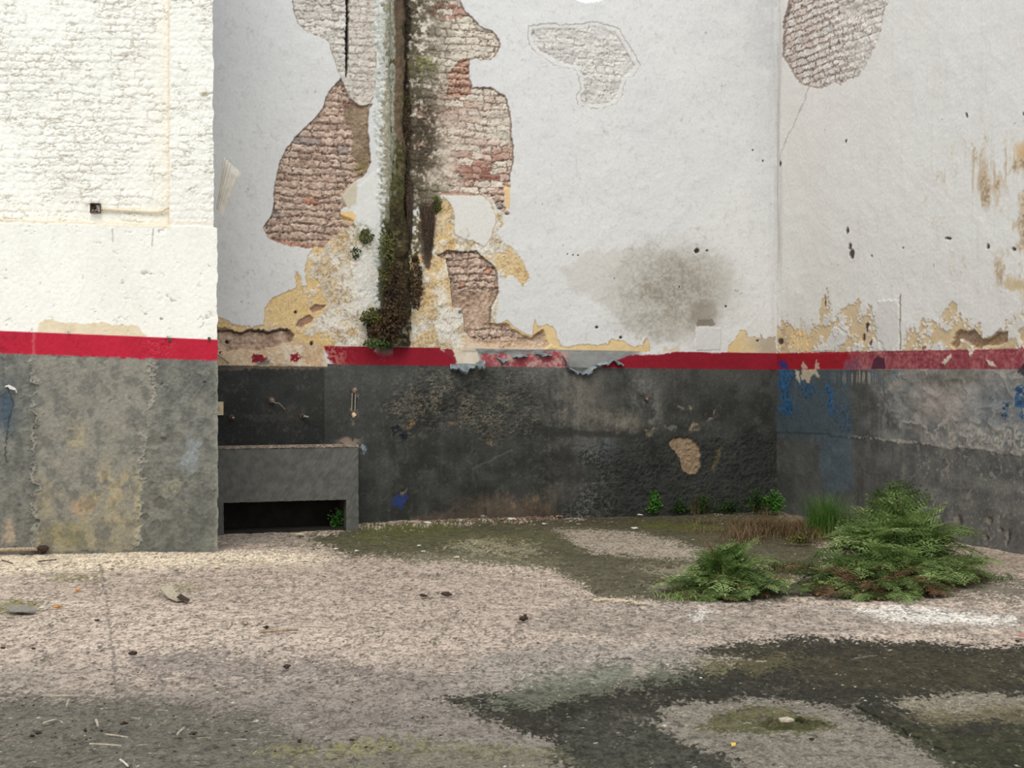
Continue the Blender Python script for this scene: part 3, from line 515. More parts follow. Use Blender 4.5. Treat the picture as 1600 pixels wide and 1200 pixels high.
    for P, c in [([(1217, 565), (1222, 558), (1226, 572), (1230, 560), (1233, 580), (1240, 578), (1244, 620), (1246, 640), (1240, 655), (1238, 640), (1230, 655), (1222, 645), (1220, 610)], (42, 82, 118)),
                 ([(1240, 590), (1252, 585), (1258, 600), (1282, 605), (1280, 614), (1262, 618), (1254, 622), (1250, 608)], (44, 78, 106)),
                 ([(1292, 600), (1302, 606), (1308, 620), (1312, 645), (1305, 650), (1296, 640), (1292, 620)], (46, 84, 120)),
                 ([(1360, 575), (1376, 578), (1380, 598), (1360, 597), (1356, 590)], (52, 88, 118)), ([(1396, 580), (1408, 582), (1407, 598), (1397, 596)], (62, 96, 118)),
                 ([(1310, 630), (1330, 632), (1332, 680), (1316, 670)], (62, 80, 98)), ([(1566, 628), (1578, 630), (1574, 645), (1568, 658), (1566, 640)], (44, 70, 96)), ([(1590, 600), (1600, 605), (1600, 650), (1592, 648), (1590, 630)], (44, 78, 110)), ([(1547, 622), (1551, 624), (1549, 634)], (50, 76, 96))]:
        m2 = s.mask(P, 12) * sstep(.44, .52, s.st * .62 + s.fa * .38); s.paint(m2 * .92, np.array(c)); s.paint(m2 * sstep(.55, .62, s.fb) * .4, np.minimum(np.array(c) * 1.5, 255)); s.paint(m2 * sstep(.45, .35, s.fb * .7 + s.st * .3) * .5, np.array(c) * .4)
    s.paint(s.mask([(1252, 565), (1256, 570), (1262, 578), (1270, 572), (1276, 566), (1282, 590), (1272, 584), (1265, 600), (1258, 590), (1253, 595)], 4), (184, 170, 146))
    s.paint(s.mask([(1239, 578), (1250, 580), (1250, 600), (1243, 590)], 4), (182, 174, 158))
    s.paint(s.blob(1348, 590, 40, 10, 6) * sstep(.45, .55, s.st) * .7, (168, 156, 142))
    # red band
    yt = 552 - (px - 1213) * .020; inb = sstep(-.8, .8, py - yt + (s.fa - .5) * 3 + 6 * sstep(.62, .7, s.ma) * (px > 1440)) * sstep(.7, -.7, py - 577)
    fade = sstep(1310, 1350, px + (s.ma - .5) * 60)
    A = s.mix(np.clip(s.na * .6 + s.fa * .4, 0, 1), (140, 20, 34), (164, 26, 40)); Bc = s.mix(np.clip(s.fa * .8 + (s.ma - .3) * .6, 0, 1), (122, 50, 58), (150, 74, 80), (170, 112, 108))
    s.paint(inb, A * (1 - fade[..., None]) + Bc * fade[..., None])
    s.paint(inb * s.mask([(1362, 577), (1365, 562), (1373, 556), (1382, 560), (1384, 577)], 2) * .9, (74, 38, 54))
    s.paint(inb * s.mask([(1320, 565), (1345, 560), (1350, 577), (1322, 577)], 6, 3) * .6, (112, 74, 96))
    s.paint(s.mask([(1217, 566), (1223, 560), (1224, 572), (1230, 562), (1232, 577), (1219, 577)], 3), (56, 52, 120))
    s.paint(inb * s.mask([(1254, 577), (1253, 562), (1258, 570), (1262, 577)], 3), (190, 160, 140)); s.paint(inb * s.mask([(1273, 577), (1276, 562), (1282, 568), (1280, 577)], 3), (190, 160, 140))
    for P in ([(1470, 568), (1484, 552), (1486, 558), (1476, 571)], [(1508, 545), (1524, 545), (1516, 558), (1512, 550)], [(1540, 560), (1548, 566), (1556, 572), (1544, 572)]):
        m2 = s.mask(P, 3); s.paint(m2, (204, 190, 172)); s.H += m2 * .008
    s.paint(s.mask([(1588, 577), (1600, 568), (1620, 570), (1620, 595), (1594, 585)], 4) * .8, (46, 40, 46))
    s.H += (s.fb - .5) * .003
    return structure(build_surface('wall_right', s, nR, M_wall, 1.0))
right_wall()

# ------------------------------------------------------------------ LEFT WALL
def left_wall():
    s = wall_grid(FL, 0, LL, -.09, TOP, .0062, .0062, 3)
    px, py = s.px, s.py
    s.C[:] = s.mix(np.clip(s.na * .6 + s.ma * .3, 0, 1), (226, 224, 213), (233, 231, 220), (238, 236, 226))
    base = 350 + (px - 100) * .018 + (s.ma - .5) * 5
    # painted brick above the ledge
    up = sstep(1.5, -1.5, py - base)
    d, r1, r2, du, dv = s.bricks(.2, .064)
    cover = sstep(.42, .6, s.ma * .5 + s.nb * .5 + (r1 - .5) * .2)
    J = (1 - sstep(.001, .007, d)) * cover * sstep(.42, .54, s.fb * .6 + s.ma * .4)
    hc = 1 - np.abs(2 * fbm(s.U * 7, s.V * 26, 701, 4) - 1); hc = sstep(.94, .985, hc) * sstep(.44, .56, s.nb * .5 + s.mb * .5); J = np.maximum(J, hc * .8)
    crk = (1 - sstep(0, .035, np.abs(s.fa - .5))) * sstep(.52, .62, s.mb)
    s.H += up * (.008 * sstep(0, .015, d) * (.3 + .7 * cover) + (s.fa - .5) * .009 + (s.ma - .5) * .009 + (r2 - .5) * .002 - hc * .005); s.tex[:] = .06
    s.paint(up * np.clip(J + crk * .35, 0, 1) * .55, (150, 138, 116))
    # recessed panel
    rec = sstep(1.5, -1.5, px - 263 + (s.fa - .5) * 2) * sstep(1.5, -1.5, py - (341 + px * .036) + (s.fa - .5) * 2)
    s.H -= rec * .12
    e = (1 - sstep(1, 5, np.abs(px - 262))) * (py < 352); s.paint(e * .55, (222, 200, 168))  # lit cream of the reveal painted along the recess edge
    e = (1 - sstep(1, 5, np.abs(py - (344 + px * .036)))) * (px < 268); s.paint(e * .45, (216, 196, 166))
    s.paint(up * sstep(6, 1, np.abs(py - base + 4)) * .35, (222, 204, 176))
    e = s.blob(325, 147, 7, 3, 2); s.paint(e * .8, (140, 128, 96))
    # plaster band
    band = sstep(-1, 1, py - base); s.H += band * (.012 + (s.fa - .5) * .004)
    s.paint(band * sstep(.72, .8, s.fb * .5 + s.mb * .5) * .6, (150, 140, 128)); s.H -= band * sstep(.66, .74, s.fb * .5 + s.mb * .5) * .006
    s.paint(s.line([(176, 358), (177, 378)], 1, 1) * .5, (140, 130, 112)); s.paint(s.line([(240, 358), (238, 384)], 1.2, 1) * .5, (140, 130, 112))
    s.paint(s.mask([(60, 520), (62, 506), (72, 499), (90, 503), (120, 506), (165, 504), (175, 509), (215, 509), (230, 522), (232, 530), (60, 522)], 3), s.mix(s.ma, (212, 196, 164), (222, 208, 180)))
    # dado
    g = sstep(-.8, .8, py - (551 + px * .033))
    s.paint(g, s.mix(np.clip(s.na * .5 + s.ma * .5, 0, 1), (92, 93, 86), (108, 108, 100), (124, 122, 113))); s.tex = s.tex * (1 - g) + .17 * g
    s.H += g * ((s.ma - .5) * .012 + (s.fa - .5) * .005)
    # middle skim with ridge borders
    mid = s.mask([(56, 555), (235, 560), (243, 600), (238, 640), (226, 700), (222, 760), (216, 860), (60, 862), (56, 700), (54, 640)], 5, 2) * g
    s.paint(mid, s.mix(np.clip(s.na * .5 + s.ma * .4 + .1, 0, 1), (114, 112, 103), (128, 125, 114), (138, 134, 122)))
    yel = mid * sstep(.30, .62, (py - 600) / 420 + (s.na - .5) * .5 + (s.ma - .5) * .5)
    s.paint(yel * .6, s.mix(np.clip(s.ma, 0, 1), (122, 112, 88), (162, 148, 114)))
    s.paint(mid * s.blob(125, 683, 16, 22, 12) * .8, (158, 146, 118)); s.paint(mid * s.blob(130, 790, 20, 14, 8, .7) * .8, (168, 142, 110)); s.paint(mid * s.blob(175, 760, 40, 40, 18) * sstep(.48, .56, s.ma) * .7, (166, 150, 116)); s.paint(mid * s.blob(100, 835, 40, 20, 14) * .5, (128, 122, 82))
    s.paint(mid * s.blob(215, 800, 6, 50, 6) * .7, (180, 166, 132))
    out = g * (1 - mid); rid = 1 - np.abs(2 * fbm(s.U * 9, s.V * 9, 55, 4) - 1); mot = fbm(s.U * 16, s.V * 12, 57, 5); s.paint(g * sstep(.5, .64, mot) * .3, (142, 138, 124)); s.paint(g * sstep(.48, .36, mot) * .35, (80, 82, 78))
    s.H += out * ((rid - .6) * .020); s.paint(out * sstep(.9, .98, rid) * .3, (136, 134, 124)); s.paint(out * sstep(640, 860, py) * .3, (96, 95, 86))
    s.H += mid * .003
    for L_, wd in (([(53, 555), (56, 600), (55, 660), (50, 700), (57, 760), (58, 850)], 5), ([(240, 560), (246, 600), (240, 640), (228, 680), (226, 720), (218, 780), (214, 860)], 4)):
        m = s.line(L_, wd * .7, 12, 3) * g * sstep(.3, .5, s.mb); s.H += m * .011; s.paint(m * .6, (160, 156, 142))
    s.paint(g * s.blob(298, 710, 14, 30, 12) * .7, (134, 140, 142)); s.paint(g * s.blob(270, 760, 25, 14, 10) * sstep(.4, .5, s.fa) * .6, (142, 136, 116))
    s.paint(g * s.blob(12, 640, 14, 40, 8) * sstep(.4, .5, s.ma) * .8, (60, 76, 90)); s.paint(g * s.blob(14, 832, 8, 20, 6) * .8, (168, 150, 128))
    s.paint(s.line([(14, 600), (22, 630), (12, 680), (10, 720)], 1.5, 3) * .6, (48, 48, 46))
    s.paint(g * sstep(334, 339, px) * .5, (140, 138, 128))  # slim highlight painted down the free edge
    for (x, y, r) in [(57, 668, 4), (255, 688, 4), (250, 786, 9), (228, 810, 6), (255, 600, 2), (318, 598, 2), (255, 497, 2), (60, 862, 6)]:
        m = s.blob(x, y, r, r, 4, .6); s.H -= m * .012; s.paint(m * .4, (70, 68, 62))
    # red band
    inb = sstep(-.8, .8, py - (517 + px * .041)) * sstep(.8, -.8, py - (552 + px * .033) + (s.fa - .5) * 2 - 2 * sstep(.6, .7, s.fb) * (px > 100))
    s.paint(inb, s.mix(np.clip(s.na * .6 + s.fa * .4, 0, 1), (164, 24, 46), (182, 34, 56)))
    s.paint(inb * s.line([(54, 515), (53, 560)], 3, 3, 2) * .5, (190, 110, 110)); s.paint(inb * s.blob(20, 540, 30, 14, 12) * sstep(.45, .6, s.ma) * .5, (110, 30, 36)); s.paint(inb * (1 - sstep(0, .05, np.abs(s.fa - .5))) * s.blob(245, 545, 30, 16, 4) * .6, (196, 110, 110))
    s.H += inb * (rid - .6) * .012 * s.blob(245, 545, 34, 20, 4)
    # edge wobble at the free end
    fade = sstep(LL - .3, LL, s.U)
    edge = fade * (-.03 * (1 - band) + (fbm(s.Z * 12, s.Z * 0 + 3, 9, 3) - .5) * .03)
    s.X = s.X + FL.d.x * edge; s.Y = s.Y + FL.d.y * edge
    col_e = (s.X[:, -1], s.Y[:, -1], s.Z[:, -1], s.H[:, -1].copy(), s.C[:, -1].copy())
    o = structure(build_surface('wall_left', s, nL, M_wallL, 1.0))
    # return face of the wall, running back to the rear wall
    n = 40; ex, ey, ez, eh, ec = col_e; back = -nB
    T = np.linspace(0, 1.75, n)[None, :]
    X = ex[:, None] + nL.x * eh[:, None] + back.x * T; Y = ey[:, None] + nL.y * eh[:, None] + back.y * T; Z = np.repeat(ez[:, None], n, 1)
    r = Surf(X, Y, Z, T + 0 * X, Z, 1, 8); r.C[:] = ec[:, None, :] * (.93 + .1 * r.ma[..., None])
    r.C[:, 1:] = np.where((Z[:, 1:] > 1.52)[..., None], np.array((214, 212, 206)) / 255., np.array((84, 84, 80)) / 255.)
    r.C[:, 1:] *= (.9 + .2 * r.ma[:, 1:, None])
    structure(build_surface('wall_return', r, (dB.x, dB.y, 0), M_wallL, 1.0))
left_wall()

# ------------------------------------------------------------------ FLOOR
def floor():
    ys = np.concatenate([np.linspace(1235, 790, 600)])
    dd = [floor_pt(800, y).y for y in ys]
    rows = np.array(list(np.linspace(-6, dd[0], 24)[:-1]) + dd + [15.2, 16.5])
    sx = np.linspace(-1, 1, 1500)
    wdt = np.maximum(.47 * rows + 1.0, 3.0)
    X = sx[None, :] * wdt[:, None]; Y = np.repeat(rows[:, None], len(sx), 1); Z = X * 0
    s = Surf(X, Y, Z, X, Y, .3, 5)
    px, py = s.px, s.py
    s.tex[:] = .27; gr = (fbm(X * 80, Y * 40, 201, 3) - .5) * 1.5 + .5; pit = fbm(X * 30, Y * 16, 211, 3)
    s.C[:] = s.mix(np.clip(s.na * .35 + s.ma * .35 + s.big * .3 + (pit - .5) * .5, 0, 1), (164, 146, 130), (192, 173, 156), (206, 187, 169), (216, 197, 178))
    g1 = fbm(X * 90, Y * 45, 301, 2) - .5; g2 = fbm(X * 9, Y * 5, 311, 4) - .5; g3 = fbm(X * 28, Y * 12, 321, 3) - .5
    def gm(pts, rag=14, soft=8, k=1.0):
        d = s.sdf(pts, rag * .7, 1.0); q = soft * 4.0 + 12
        return sstep(-3 - soft * .5, 3 + soft * .5, d + k * q * (g1 * 2.6 + g3 * 1.6 + g2 * 1.3))
    def P(pts, c, a=.8, rag=14, soft=8, fine=1.): s.paint(gm(pts, rag, soft) * a, c)
    def grit(lo, hi, c1, c2, c3): return s.mix(np.clip(gr * .6 + s.ma * .3 + pit * .3 - .1, 0, 1), c1, c2, c3)
    # front shade painted into the concrete, darker and greyer
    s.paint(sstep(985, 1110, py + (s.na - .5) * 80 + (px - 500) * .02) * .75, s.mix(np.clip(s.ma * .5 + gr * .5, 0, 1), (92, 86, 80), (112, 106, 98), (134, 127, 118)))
    P([(0, 1080), (200, 1085), (420, 1120), (500, 1160), (480, 1240), (-60, 1240), (-60, 1080)], grit(0, 0, (72, 70, 58), (92, 89, 76), (112, 108, 94)), .7, 20, 16)
    P([(420, 1165), (600, 1150), (700, 1165), (900, 1170), (950, 1240), (380, 1240)], grit(0, 0, (88, 86, 66), (110, 106, 84), (130, 124, 104)), .6, 20, 14)
    # sunlit strip at the foot of the left wall, its brightness painted in
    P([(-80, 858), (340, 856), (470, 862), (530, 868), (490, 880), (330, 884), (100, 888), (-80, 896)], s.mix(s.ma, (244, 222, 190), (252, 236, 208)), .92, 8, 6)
    P([(330, 830), (540, 824), (600, 830), (480, 850), (340, 852)], (148, 138, 126), .6, 6, 6)
    # mossy dark field by the back wall
    mc = grit(0, 0, (54, 51, 33), (80, 77, 54), (112, 107, 80))
    P([(480, 835), (560, 822), (700, 815), (900, 806), (1213, 798), (1260, 820), (1300, 870), (1200, 920), (1050, 938), (930, 932), (900, 905), (860, 888), (760, 878), (640, 872), (540, 866), (500, 850)], mc, .95, 10, 4)
    P([(500, 845), (560, 836), (700, 826), (860, 830), (900, 842), (760, 846), (600, 852)], grit(0, 0, (84, 88, 42), (98, 102, 56), (126, 124, 88)), .5, 12, 10)
    P([(560, 822), (700, 815), (720, 825), (600, 836), (555, 836)], (92, 98, 40), .6, 8, 6)
    P([(600, 868), (720, 858), (860, 870), (860, 884), (700, 876)], (140, 136, 106), .5, 8, 8)
    P([(735, 842), (760, 838), (830, 848), (838, 862), (800, 862), (770, 856)], (168, 158, 126), .7, 6, 6)
    P([(700, 850), (740, 846), (770, 858), (740, 862)], (176, 168, 140), .6, 6, 6)
    P([(870, 826), (920, 823), (990, 826), (1060, 845), (1100, 856), (1090, 872), (1010, 868), (930, 860), (905, 850), (885, 838)], s.mix(s.ma, (168, 154, 138), (184, 170, 152)), .92, 8, 3)
    P([(990, 884), (1070, 880), (1080, 896), (1030, 896)], (168, 158, 134), .7, 6, 6); P([(1010, 910), (1060, 905), (1060, 918), (1020, 918)], (150, 140, 126), .7, 4, 4)
    P([(900, 800), (1213, 792), (1300, 800), (1330, 850), (1240, 852), (1180, 836), (1080, 830), (980, 822), (900, 815)], grit(0, 0, (50, 48, 34), (72, 66, 44), (98, 88, 62)), .85, 8, 5)
    P([(1000, 812), (1100, 815), (1140, 828), (1060, 826), (1000, 820)], (88, 96, 24), .7, 10, 4)
    P([(1020, 800), (1200, 800), (1240, 812), (1120, 812), (1020, 808)], (84, 82, 56), .6, 5, 4)
    P([(1090, 940), (1240, 900), (1330, 880), (1480, 900), (1620, 905), (1620, 935), (1480, 930), (1200, 935)], grit(0, 0, (66, 62, 50), (92, 88, 72), (116, 110, 94)), .7, 12, 8)
    P([(1213, 797), (1330, 820), (1420, 835), (1500, 845), (1600, 866), (1700, 885), (1700, 905), (1560, 895), (1470, 880), (1300, 860)], s.mix(s.ma, (148, 132, 116), (178, 160, 142)), .7, 6, 5)
    # pinkish sheet
    P([(160, 905), (330, 884), (560, 872), (760, 880), (880, 900), (920, 925), (980, 935), (1000, 985), (700, 1010), (300, 960)], (168, 152, 138), .35, 20, 20)
    P([(880, 935), (1100, 940), (1240, 940), (1420, 945), (1700, 950), (1700, 985), (1400, 980), (1150, 992), (1000, 1000), (820, 975)], s.mix(s.ma, (138, 128, 116), (166, 154, 142)), .6, 16, 8)
    P([(1325, 945), (1420, 942), (1500, 952), (1590, 960), (1580, 973), (1440, 970), (1370, 962)], (240, 232, 220), .95, 8, 2); P([(1085, 950), (1108, 945), (1125, 952), (1100, 958), (1098, 968), (1085, 966)], (224, 216, 204), .9, 6, 1)
    P([(1270, 943), (1330, 950), (1380, 958), (1300, 950)], (198, 188, 174), .6, 4, 3)
    P([(780, 1010), (900, 1000), (1090, 1000), (1200, 1020), (1130, 1040), (1000, 1045), (880, 1060), (760, 1095), (700, 1080)], s.mix(s.ma, (144, 134, 124), (168, 158, 146)), .7, 14, 10)
    # big damp dark field at the right front
    dk = grit(0, 0, (18, 17, 10), (36, 34, 22), (60, 57, 42))
    P([(690, 1085), (800, 1075), (960, 1060), (1050, 1040), (1150, 1030), (1090, 1012), (1230, 992), (1330, 994), (1450, 1000), (1600, 1004), (1750, 1010), (1750, 1240), (920, 1240), (850, 1150), (740, 1110)], dk, .96, 16, 5)
    P([(740, 1100), (850, 1050), (960, 1035), (1130, 1040), (1060, 1060), (960, 1070), (860, 1100)], grit(0, 0, (92, 96, 78), (112, 116, 98), (130, 130, 112)), .75, 12, 10)
    P([(1100, 1030), (1230, 1015), (1250, 1035), (1180, 1050), (1090, 1045)], (120, 110, 64), .5, 14, 10)
    P([(1230, 1020), (1400, 1010), (1650, 1020), (1650, 1070), (1400, 1080), (1260, 1060)], grit(0, 0, (40, 36, 16), (64, 56, 30), (84, 76, 52)), .6, 20, 12)
    P([(870, 1120), (1020, 1100), (1100, 1160), (1200, 1180), (1200, 1240), (900, 1240)], grit(0, 0, (38, 40, 32), (66, 66, 54), (98, 94, 82)), .7, 14, 10)
    ring = gm([(1025, 1120), (1040, 1100), (1100, 1092), (1170, 1084), (1260, 1092), (1330, 1108), (1380, 1125), (1440, 1150), (1500, 1190), (1540, 1240), (1200, 1240), (1140, 1180), (1060, 1150)], 14, 4)
    s.paint(ring * .92, s.mix(np.clip(gr * .7 + s.ma * .3 + .05, 0, 1), (98, 92, 78), (136, 128, 114), (164, 154, 140)))
    pud = gm([(1090, 1130), (1120, 1108), (1170, 1098), (1230, 1102), (1290, 1120), (1310, 1132), (1260, 1140), (1170, 1138)], 8, 4)
    s.paint(pud * .9, s.mix(np.clip(s.ma * .6 + gr * .4, 0, 1), (62, 62, 34), (88, 86, 50), (110, 104, 68)))
    s.paint(s.mask([(1185, 1128), (1200, 1118), (1250, 1116), (1292, 1126), (1270, 1136), (1210, 1136)], 5, 3) * .8, (66, 66, 32))
    hole = s.line([(1182, 1127), (1195, 1119), (1225, 1117), (1262, 1119), (1290, 1128), (1302, 1131)], 2.2, 4, 2.5); s.paint(hole, (18, 17, 12)); s.H -= hole * .03
    s.H -= s.mask([(1190, 1128), (1200, 1120), (1255, 1119), (1280, 1128), (1260, 1135), (1205, 1135)], 3, 3) * .02
    P([(1390, 1092), (1440, 1082), (1560, 1076), (1750, 1078), (1750, 1104), (1600, 1110), (1500, 1120), (1440, 1118)], s.mix(np.clip(gr, 0, 1), (112, 104, 82), (150, 142, 124), (166, 156, 138)), .9, 12, 4)
    P([(1400, 1110), (1600, 1098), (1750, 1100), (1750, 1128), (1560, 1126), (1440, 1132)], grit(0, 0, (86, 80, 52), (108, 98, 70), (126, 116, 90)), .8, 12, 5)
    P([(1360, 1112), (1500, 1140), (1620, 1130), (1700, 1130), (1700, 1240), (1500, 1200), (1420, 1150)], grit(0, 0, (26, 28, 12), (46, 48, 22), (68, 66, 42)), .85, 12, 6)
    # grime patches on the left
    P([(0, 940), (20, 932), (50, 938), (60, 948), (0, 952)], (120, 120, 60), .7, 6, 4); P([(80, 893), (150, 893), (155, 900), (90, 902)], (132, 130, 82), .6, 6, 4); P([(255, 908), (300, 906), (298, 916), (255, 915)], (132, 130, 84), .6, 6, 4)
    P([(400, 1168), (460, 1164), (560, 1154), (640, 1158), (560, 1170), (440, 1174)], (146, 138, 74), .45, 10, 8)
    P([(640, 1150), (880, 1165), (880, 1180), (640, 1168)], (112, 110, 66), .4, 12, 8)
    P([(180, 1020), (330, 1015), (600, 1035), (640, 1060), (400, 1060), (240, 1050)], (112, 104, 98), .5, 24, 16)
    # pits and grain over everything
    pt = sstep(.60, .72, fbm(X * 26, Y * 13, 231, 3)); vis = sstep(900, 930, py)
    s.paint(pt * .22, (88, 78, 68)); s.H -= pt * .004
    gg = sstep(.62, .74, gr); s.paint(gg * .4, (60, 54, 46)); s.paint(sstep(.34, .24, gr) * .10, (196, 184, 168))
    fine = fbm(X * 20, Y * 50, 251, 3); s.paint(sstep(.62, .7, fine) * sstep(1050, 960, py) * sstep(870, 900, py) * .35, (96, 84, 74))
    s.paint(sstep(.86, .9, fbm(X * 40, Y * 40, 271, 2)) * .8, (206, 198, 182))
    # cracks and joints
    for L_, wd, c, a, dp in [([(158, 880), (165, 920), (172, 960), (180, 1050), (192, 1150), (200, 1230)], 2.5, (104, 96, 88), .55, .004), ([(912, 930), (940, 916), (985, 914), (1030, 908), (1055, 908)], 2.2, (24, 22, 16), .9, .02), ([(735, 842), (770, 857), (790, 864), (830, 878), (866, 893)], 2.5, (164, 156, 130), .7, -.006), ([(940, 1024), (1000, 1026), (1060, 1034), (1130, 1036), (1180, 1036)], 1.2, (50, 46, 38), .85, .008), ([(990, 945), (1030, 958), (1080, 985), (1130, 1010), (1180, 1032)], 2, (112, 104, 92), .5, .004), ([(1335, 1100), (1360, 1110), (1395, 1126), (1430, 1145), (1480, 1168)], 2.6, (18, 18, 12), .9, .02), ([(1016, 1095), (1045, 1096)], 2, (24, 22, 18), .9, .01), ([(1052, 1073), (1075, 1071)], 4, (24, 22, 18), .9, .01), ([(1425, 1005), (1480, 1012), (1600, 1060)], 1.5, (100, 96, 80), .4, 0), ([(1330, 1021), (1370, 1018)], 2, (140, 134, 120), .6, 0), ([(1530, 1040), (1600, 1058)], 1.5, (130, 128, 100), .5, 0), ([(520, 1058), (560, 1068)], 2, (60, 52, 44), .7, .006), ([(560, 900), (590, 940), (680, 1010), (720, 1070)], 3, (120, 108, 98), .35, .003)]:
        m = s.line(L_, wd, 5, 1.5); s.paint(m * a, c); s.H -= m * dp
    # relief
    s.H += (s.na - .5) * .03 + (s.ma - .5) * .008 + (gr - .5) * .006 * sstep(900, 1000, py)
    s.H += .03 * s.mask([(560, 820), (620, 812), (760, 802), (860, 800), (870, 810), (720, 816), (600, 824)], 8, 6)
    s.H -= .015
    s.H = np.where(Y < 4.5, -.015, s.H)
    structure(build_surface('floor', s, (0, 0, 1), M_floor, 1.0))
floor()
#OBJECTS
# ------------------------------------------------------------------ object helpers
R = random.Random(11)
def mesh(name, V, Fc, mat, parent=None, smooth=False):
    me = bpy.data.meshes.new(name); me.from_pydata([tuple(v) for v in V], [], Fc); me.update()
    if smooth: me.polygons.foreach_set('use_smooth', [True] * len(me.polygons))
    for m in (mat if isinstance(mat, (list, tuple)) else [mat]): me.materials.append(m)
    o = bpy.data.objects.new(name, me); COL.objects.link(o)
    if parent is not None: o.parent = parent; o.matrix_parent_inverse = Matrix.Identity(4)
    return o
def thing(name, label, cat, loc=(0, 0, 0), group=None):
    o = bpy.data.objects.new(name, None); o.empty_display_size = .1; COL.objects.link(o); o.location = loc
    return tag(o, label, cat, group)
def tag(o, label=None, cat=None, group=None, kind=None):
    if label: o['label'] = label
    if cat: o['category'] = cat
    if group: o['group'] = group
    if kind: o['kind'] = kind
    return o
class G:
    """gathers geometry in world space, then is linked relative to an origin"""
    def __init__(s): s.V = []; s.F = []
    def add(s, V, Fc):
        n = len(s.V); s.V += [Vector(v) for v in V]; s.F += [tuple(i + n for i in f) for f in Fc]; return s
    def box(s, c, ax, ay, az, hx, hy, hz, bev=0.0):
        c = Vector(c); V = []
        e = bev
        for sx in (-1, 1):
            for sy in (-1, 1):
                for sz in (-1, 1): V.append(c + ax * hx * sx + ay * hy * sy + az * hz * sz)
        s.add(V, [(0, 1, 3, 2), (4, 6, 7, 5), (0, 4, 5, 1), (2, 3, 7, 6), (0, 2, 6, 4), (1, 5, 7, 3)]); return s
    def tube(s, pts, r, n=8, r2=None, caps=True):
        pts = [Vector(p) for p in pts]; V = []; Fc = []
        for i, p in enumerate(pts):
            t = (pts[min(i + 1, len(pts) - 1)] - pts[max(i - 1, 0)]).normalized()
            a = t.cross(Vector((0, 0, 1))) if abs(t.z) < .95 else t.cross(Vector((1, 0, 0))); a.normalize(); b = t.cross(a)
            rr = r if r2 is None else r + (r2 - r) * i / max(1, len(pts) - 1)
            for k in range(n):
                an = 2 * math.pi * k / n; V.append(p + (a * math.cos(an) + b * math.sin(an)) * rr)
        for i in range(len(pts) - 1):
            for k in range(n): Fc.append((i * n + k, i * n + (k + 1) % n, (i + 1) * n + (k + 1) % n, (i + 1) * n + k))
        if caps: Fc.append(tuple(range(n))[::-1]); Fc.append(tuple((len(pts) - 1) * n + k for k in range(n)))
        s.add(V, Fc); return s
    def lump(s, c, rx, ry, rz, rot=0., seed=0, n=10, m=7, rough=.25, facet=0):
        c = Vector(c); rr = random.Random(seed); V = []; Fc = []
        ph = [(rr.uniform(1, 3.5), rr.uniform(0, 6.3), rr.uniform(1, 3.5), rr.uniform(0, 6.3)) for _ in range(4)]
        cr, sr = math.cos(rot), math.sin(rot)
        for i in range(m + 1):
            th = math.pi * i / m
            for k in range(n):
                a = 2 * math.pi * k / n
                f = 1 + rough * sum(math.sin(p[0] * a * 1 + p[1]) * math.sin(p[2] * th + p[3]) for p in ph) / 2 + rr.uniform(-1, 1) * rough * .25
                x, y, z = math.sin(th) * math.cos(a) * rx * f, math.sin(th) * math.sin(a) * ry * f, math.cos(th) * rz * f
                V.append(c + Vector((x * cr - y * sr, x * sr + y * cr, z)))
        for i in range(m):
            for k in range(n): Fc.append((i * n + k, (i + 1) * n + k, (i + 1) * n + (k + 1) % n, i * n + (k + 1) % n))
        s.add(V, Fc); return s
    def link(s, name, mat, parent=None, smooth=False, origin=None):
        o = Vector(origin) if origin is not None else (parent.location.copy() if parent is not None and parent.parent is None else Vector((0, 0, 0)))
        ob = mesh(name, [v - o for v in s.V], s.F, mat, parent, smooth)
        if parent is None and origin is not None: ob.location = o
        return ob
UP = Vector((0, 0, 1))
M_dado = simple_mat('grey_dado_paint', (84, 84, 79), .8, .2, 14, .4, dist=.004, col2=(100, 99, 93))
M_dark = simple_mat('shade_dark_render', (30, 27, 24), .95, .3, 10, .5, col2=(44, 38, 32))  # near-black that stands in for shade under and inside the trough
M_pinkedge = simple_mat('chipped_cement', (108, 100, 92), .95, .2, 30, .6, col2=(164, 146, 130))
M_rust = simple_mat('rusty_iron', (70, 56, 46), .85, .3, 120, .5, col2=(118, 96, 80))
M_oldpipe = simple_mat('limescaled_pipe', (128, 118, 104), .7, .2, 100, .4, col2=(160, 150, 134))
M_creampaint = simple_mat('cream_painted_metal', (216, 204, 180), .6, .06, 60, .2)
M_ivory = simple_mat('ivory_plastic', (206, 190, 156), .5, .06, 30, .1)
M_wood = simple_mat('grey_weathered_wood', (128, 108, 86), .85, .2, 60, .5, col2=(176, 158, 134))
M_palewood = simple_mat('pale_dry_straw', (148, 138, 118), .8, .15, 60, .3, col2=(184, 174, 152))
M_darkbark = simple_mat('dark_rotten_wood', (44, 34, 28), .95, .3, 80, .6, col2=(74, 58, 48))
M_stone = simple_mat('pale_plaster_rubble', (150, 138, 118), .95, .15, 60, .7, col2=(192, 180, 158))
M_stoneg = simple_mat('grey_concrete_rubble', (110, 106, 98), .95, .15, 60, .7, col2=(146, 140, 130))
M_brickbit = simple_mat('broken_brick', (112, 86, 70), .95, .2, 25, .7, col2=(160, 132, 112))
M_sheet = simple_mat('fluted_white_sheet', (228, 222, 210), .6, .05, 20, .1)
M_bluegrey = simple_mat('peeled_paint_film', (96, 106, 112), .8, .15, 18, .1, col2=(146, 152, 152))
M_whiteflake = simple_mat('white_paint_flake', (196, 192, 182), .7, .08, 40, .3)
M_yellow = simple_mat('yellow_plastic', (214, 180, 70), .5, .06, 30, .1)
M_red = simple_mat('faded_red_plastic', (176, 120, 104), .5, .1, 30, .1)
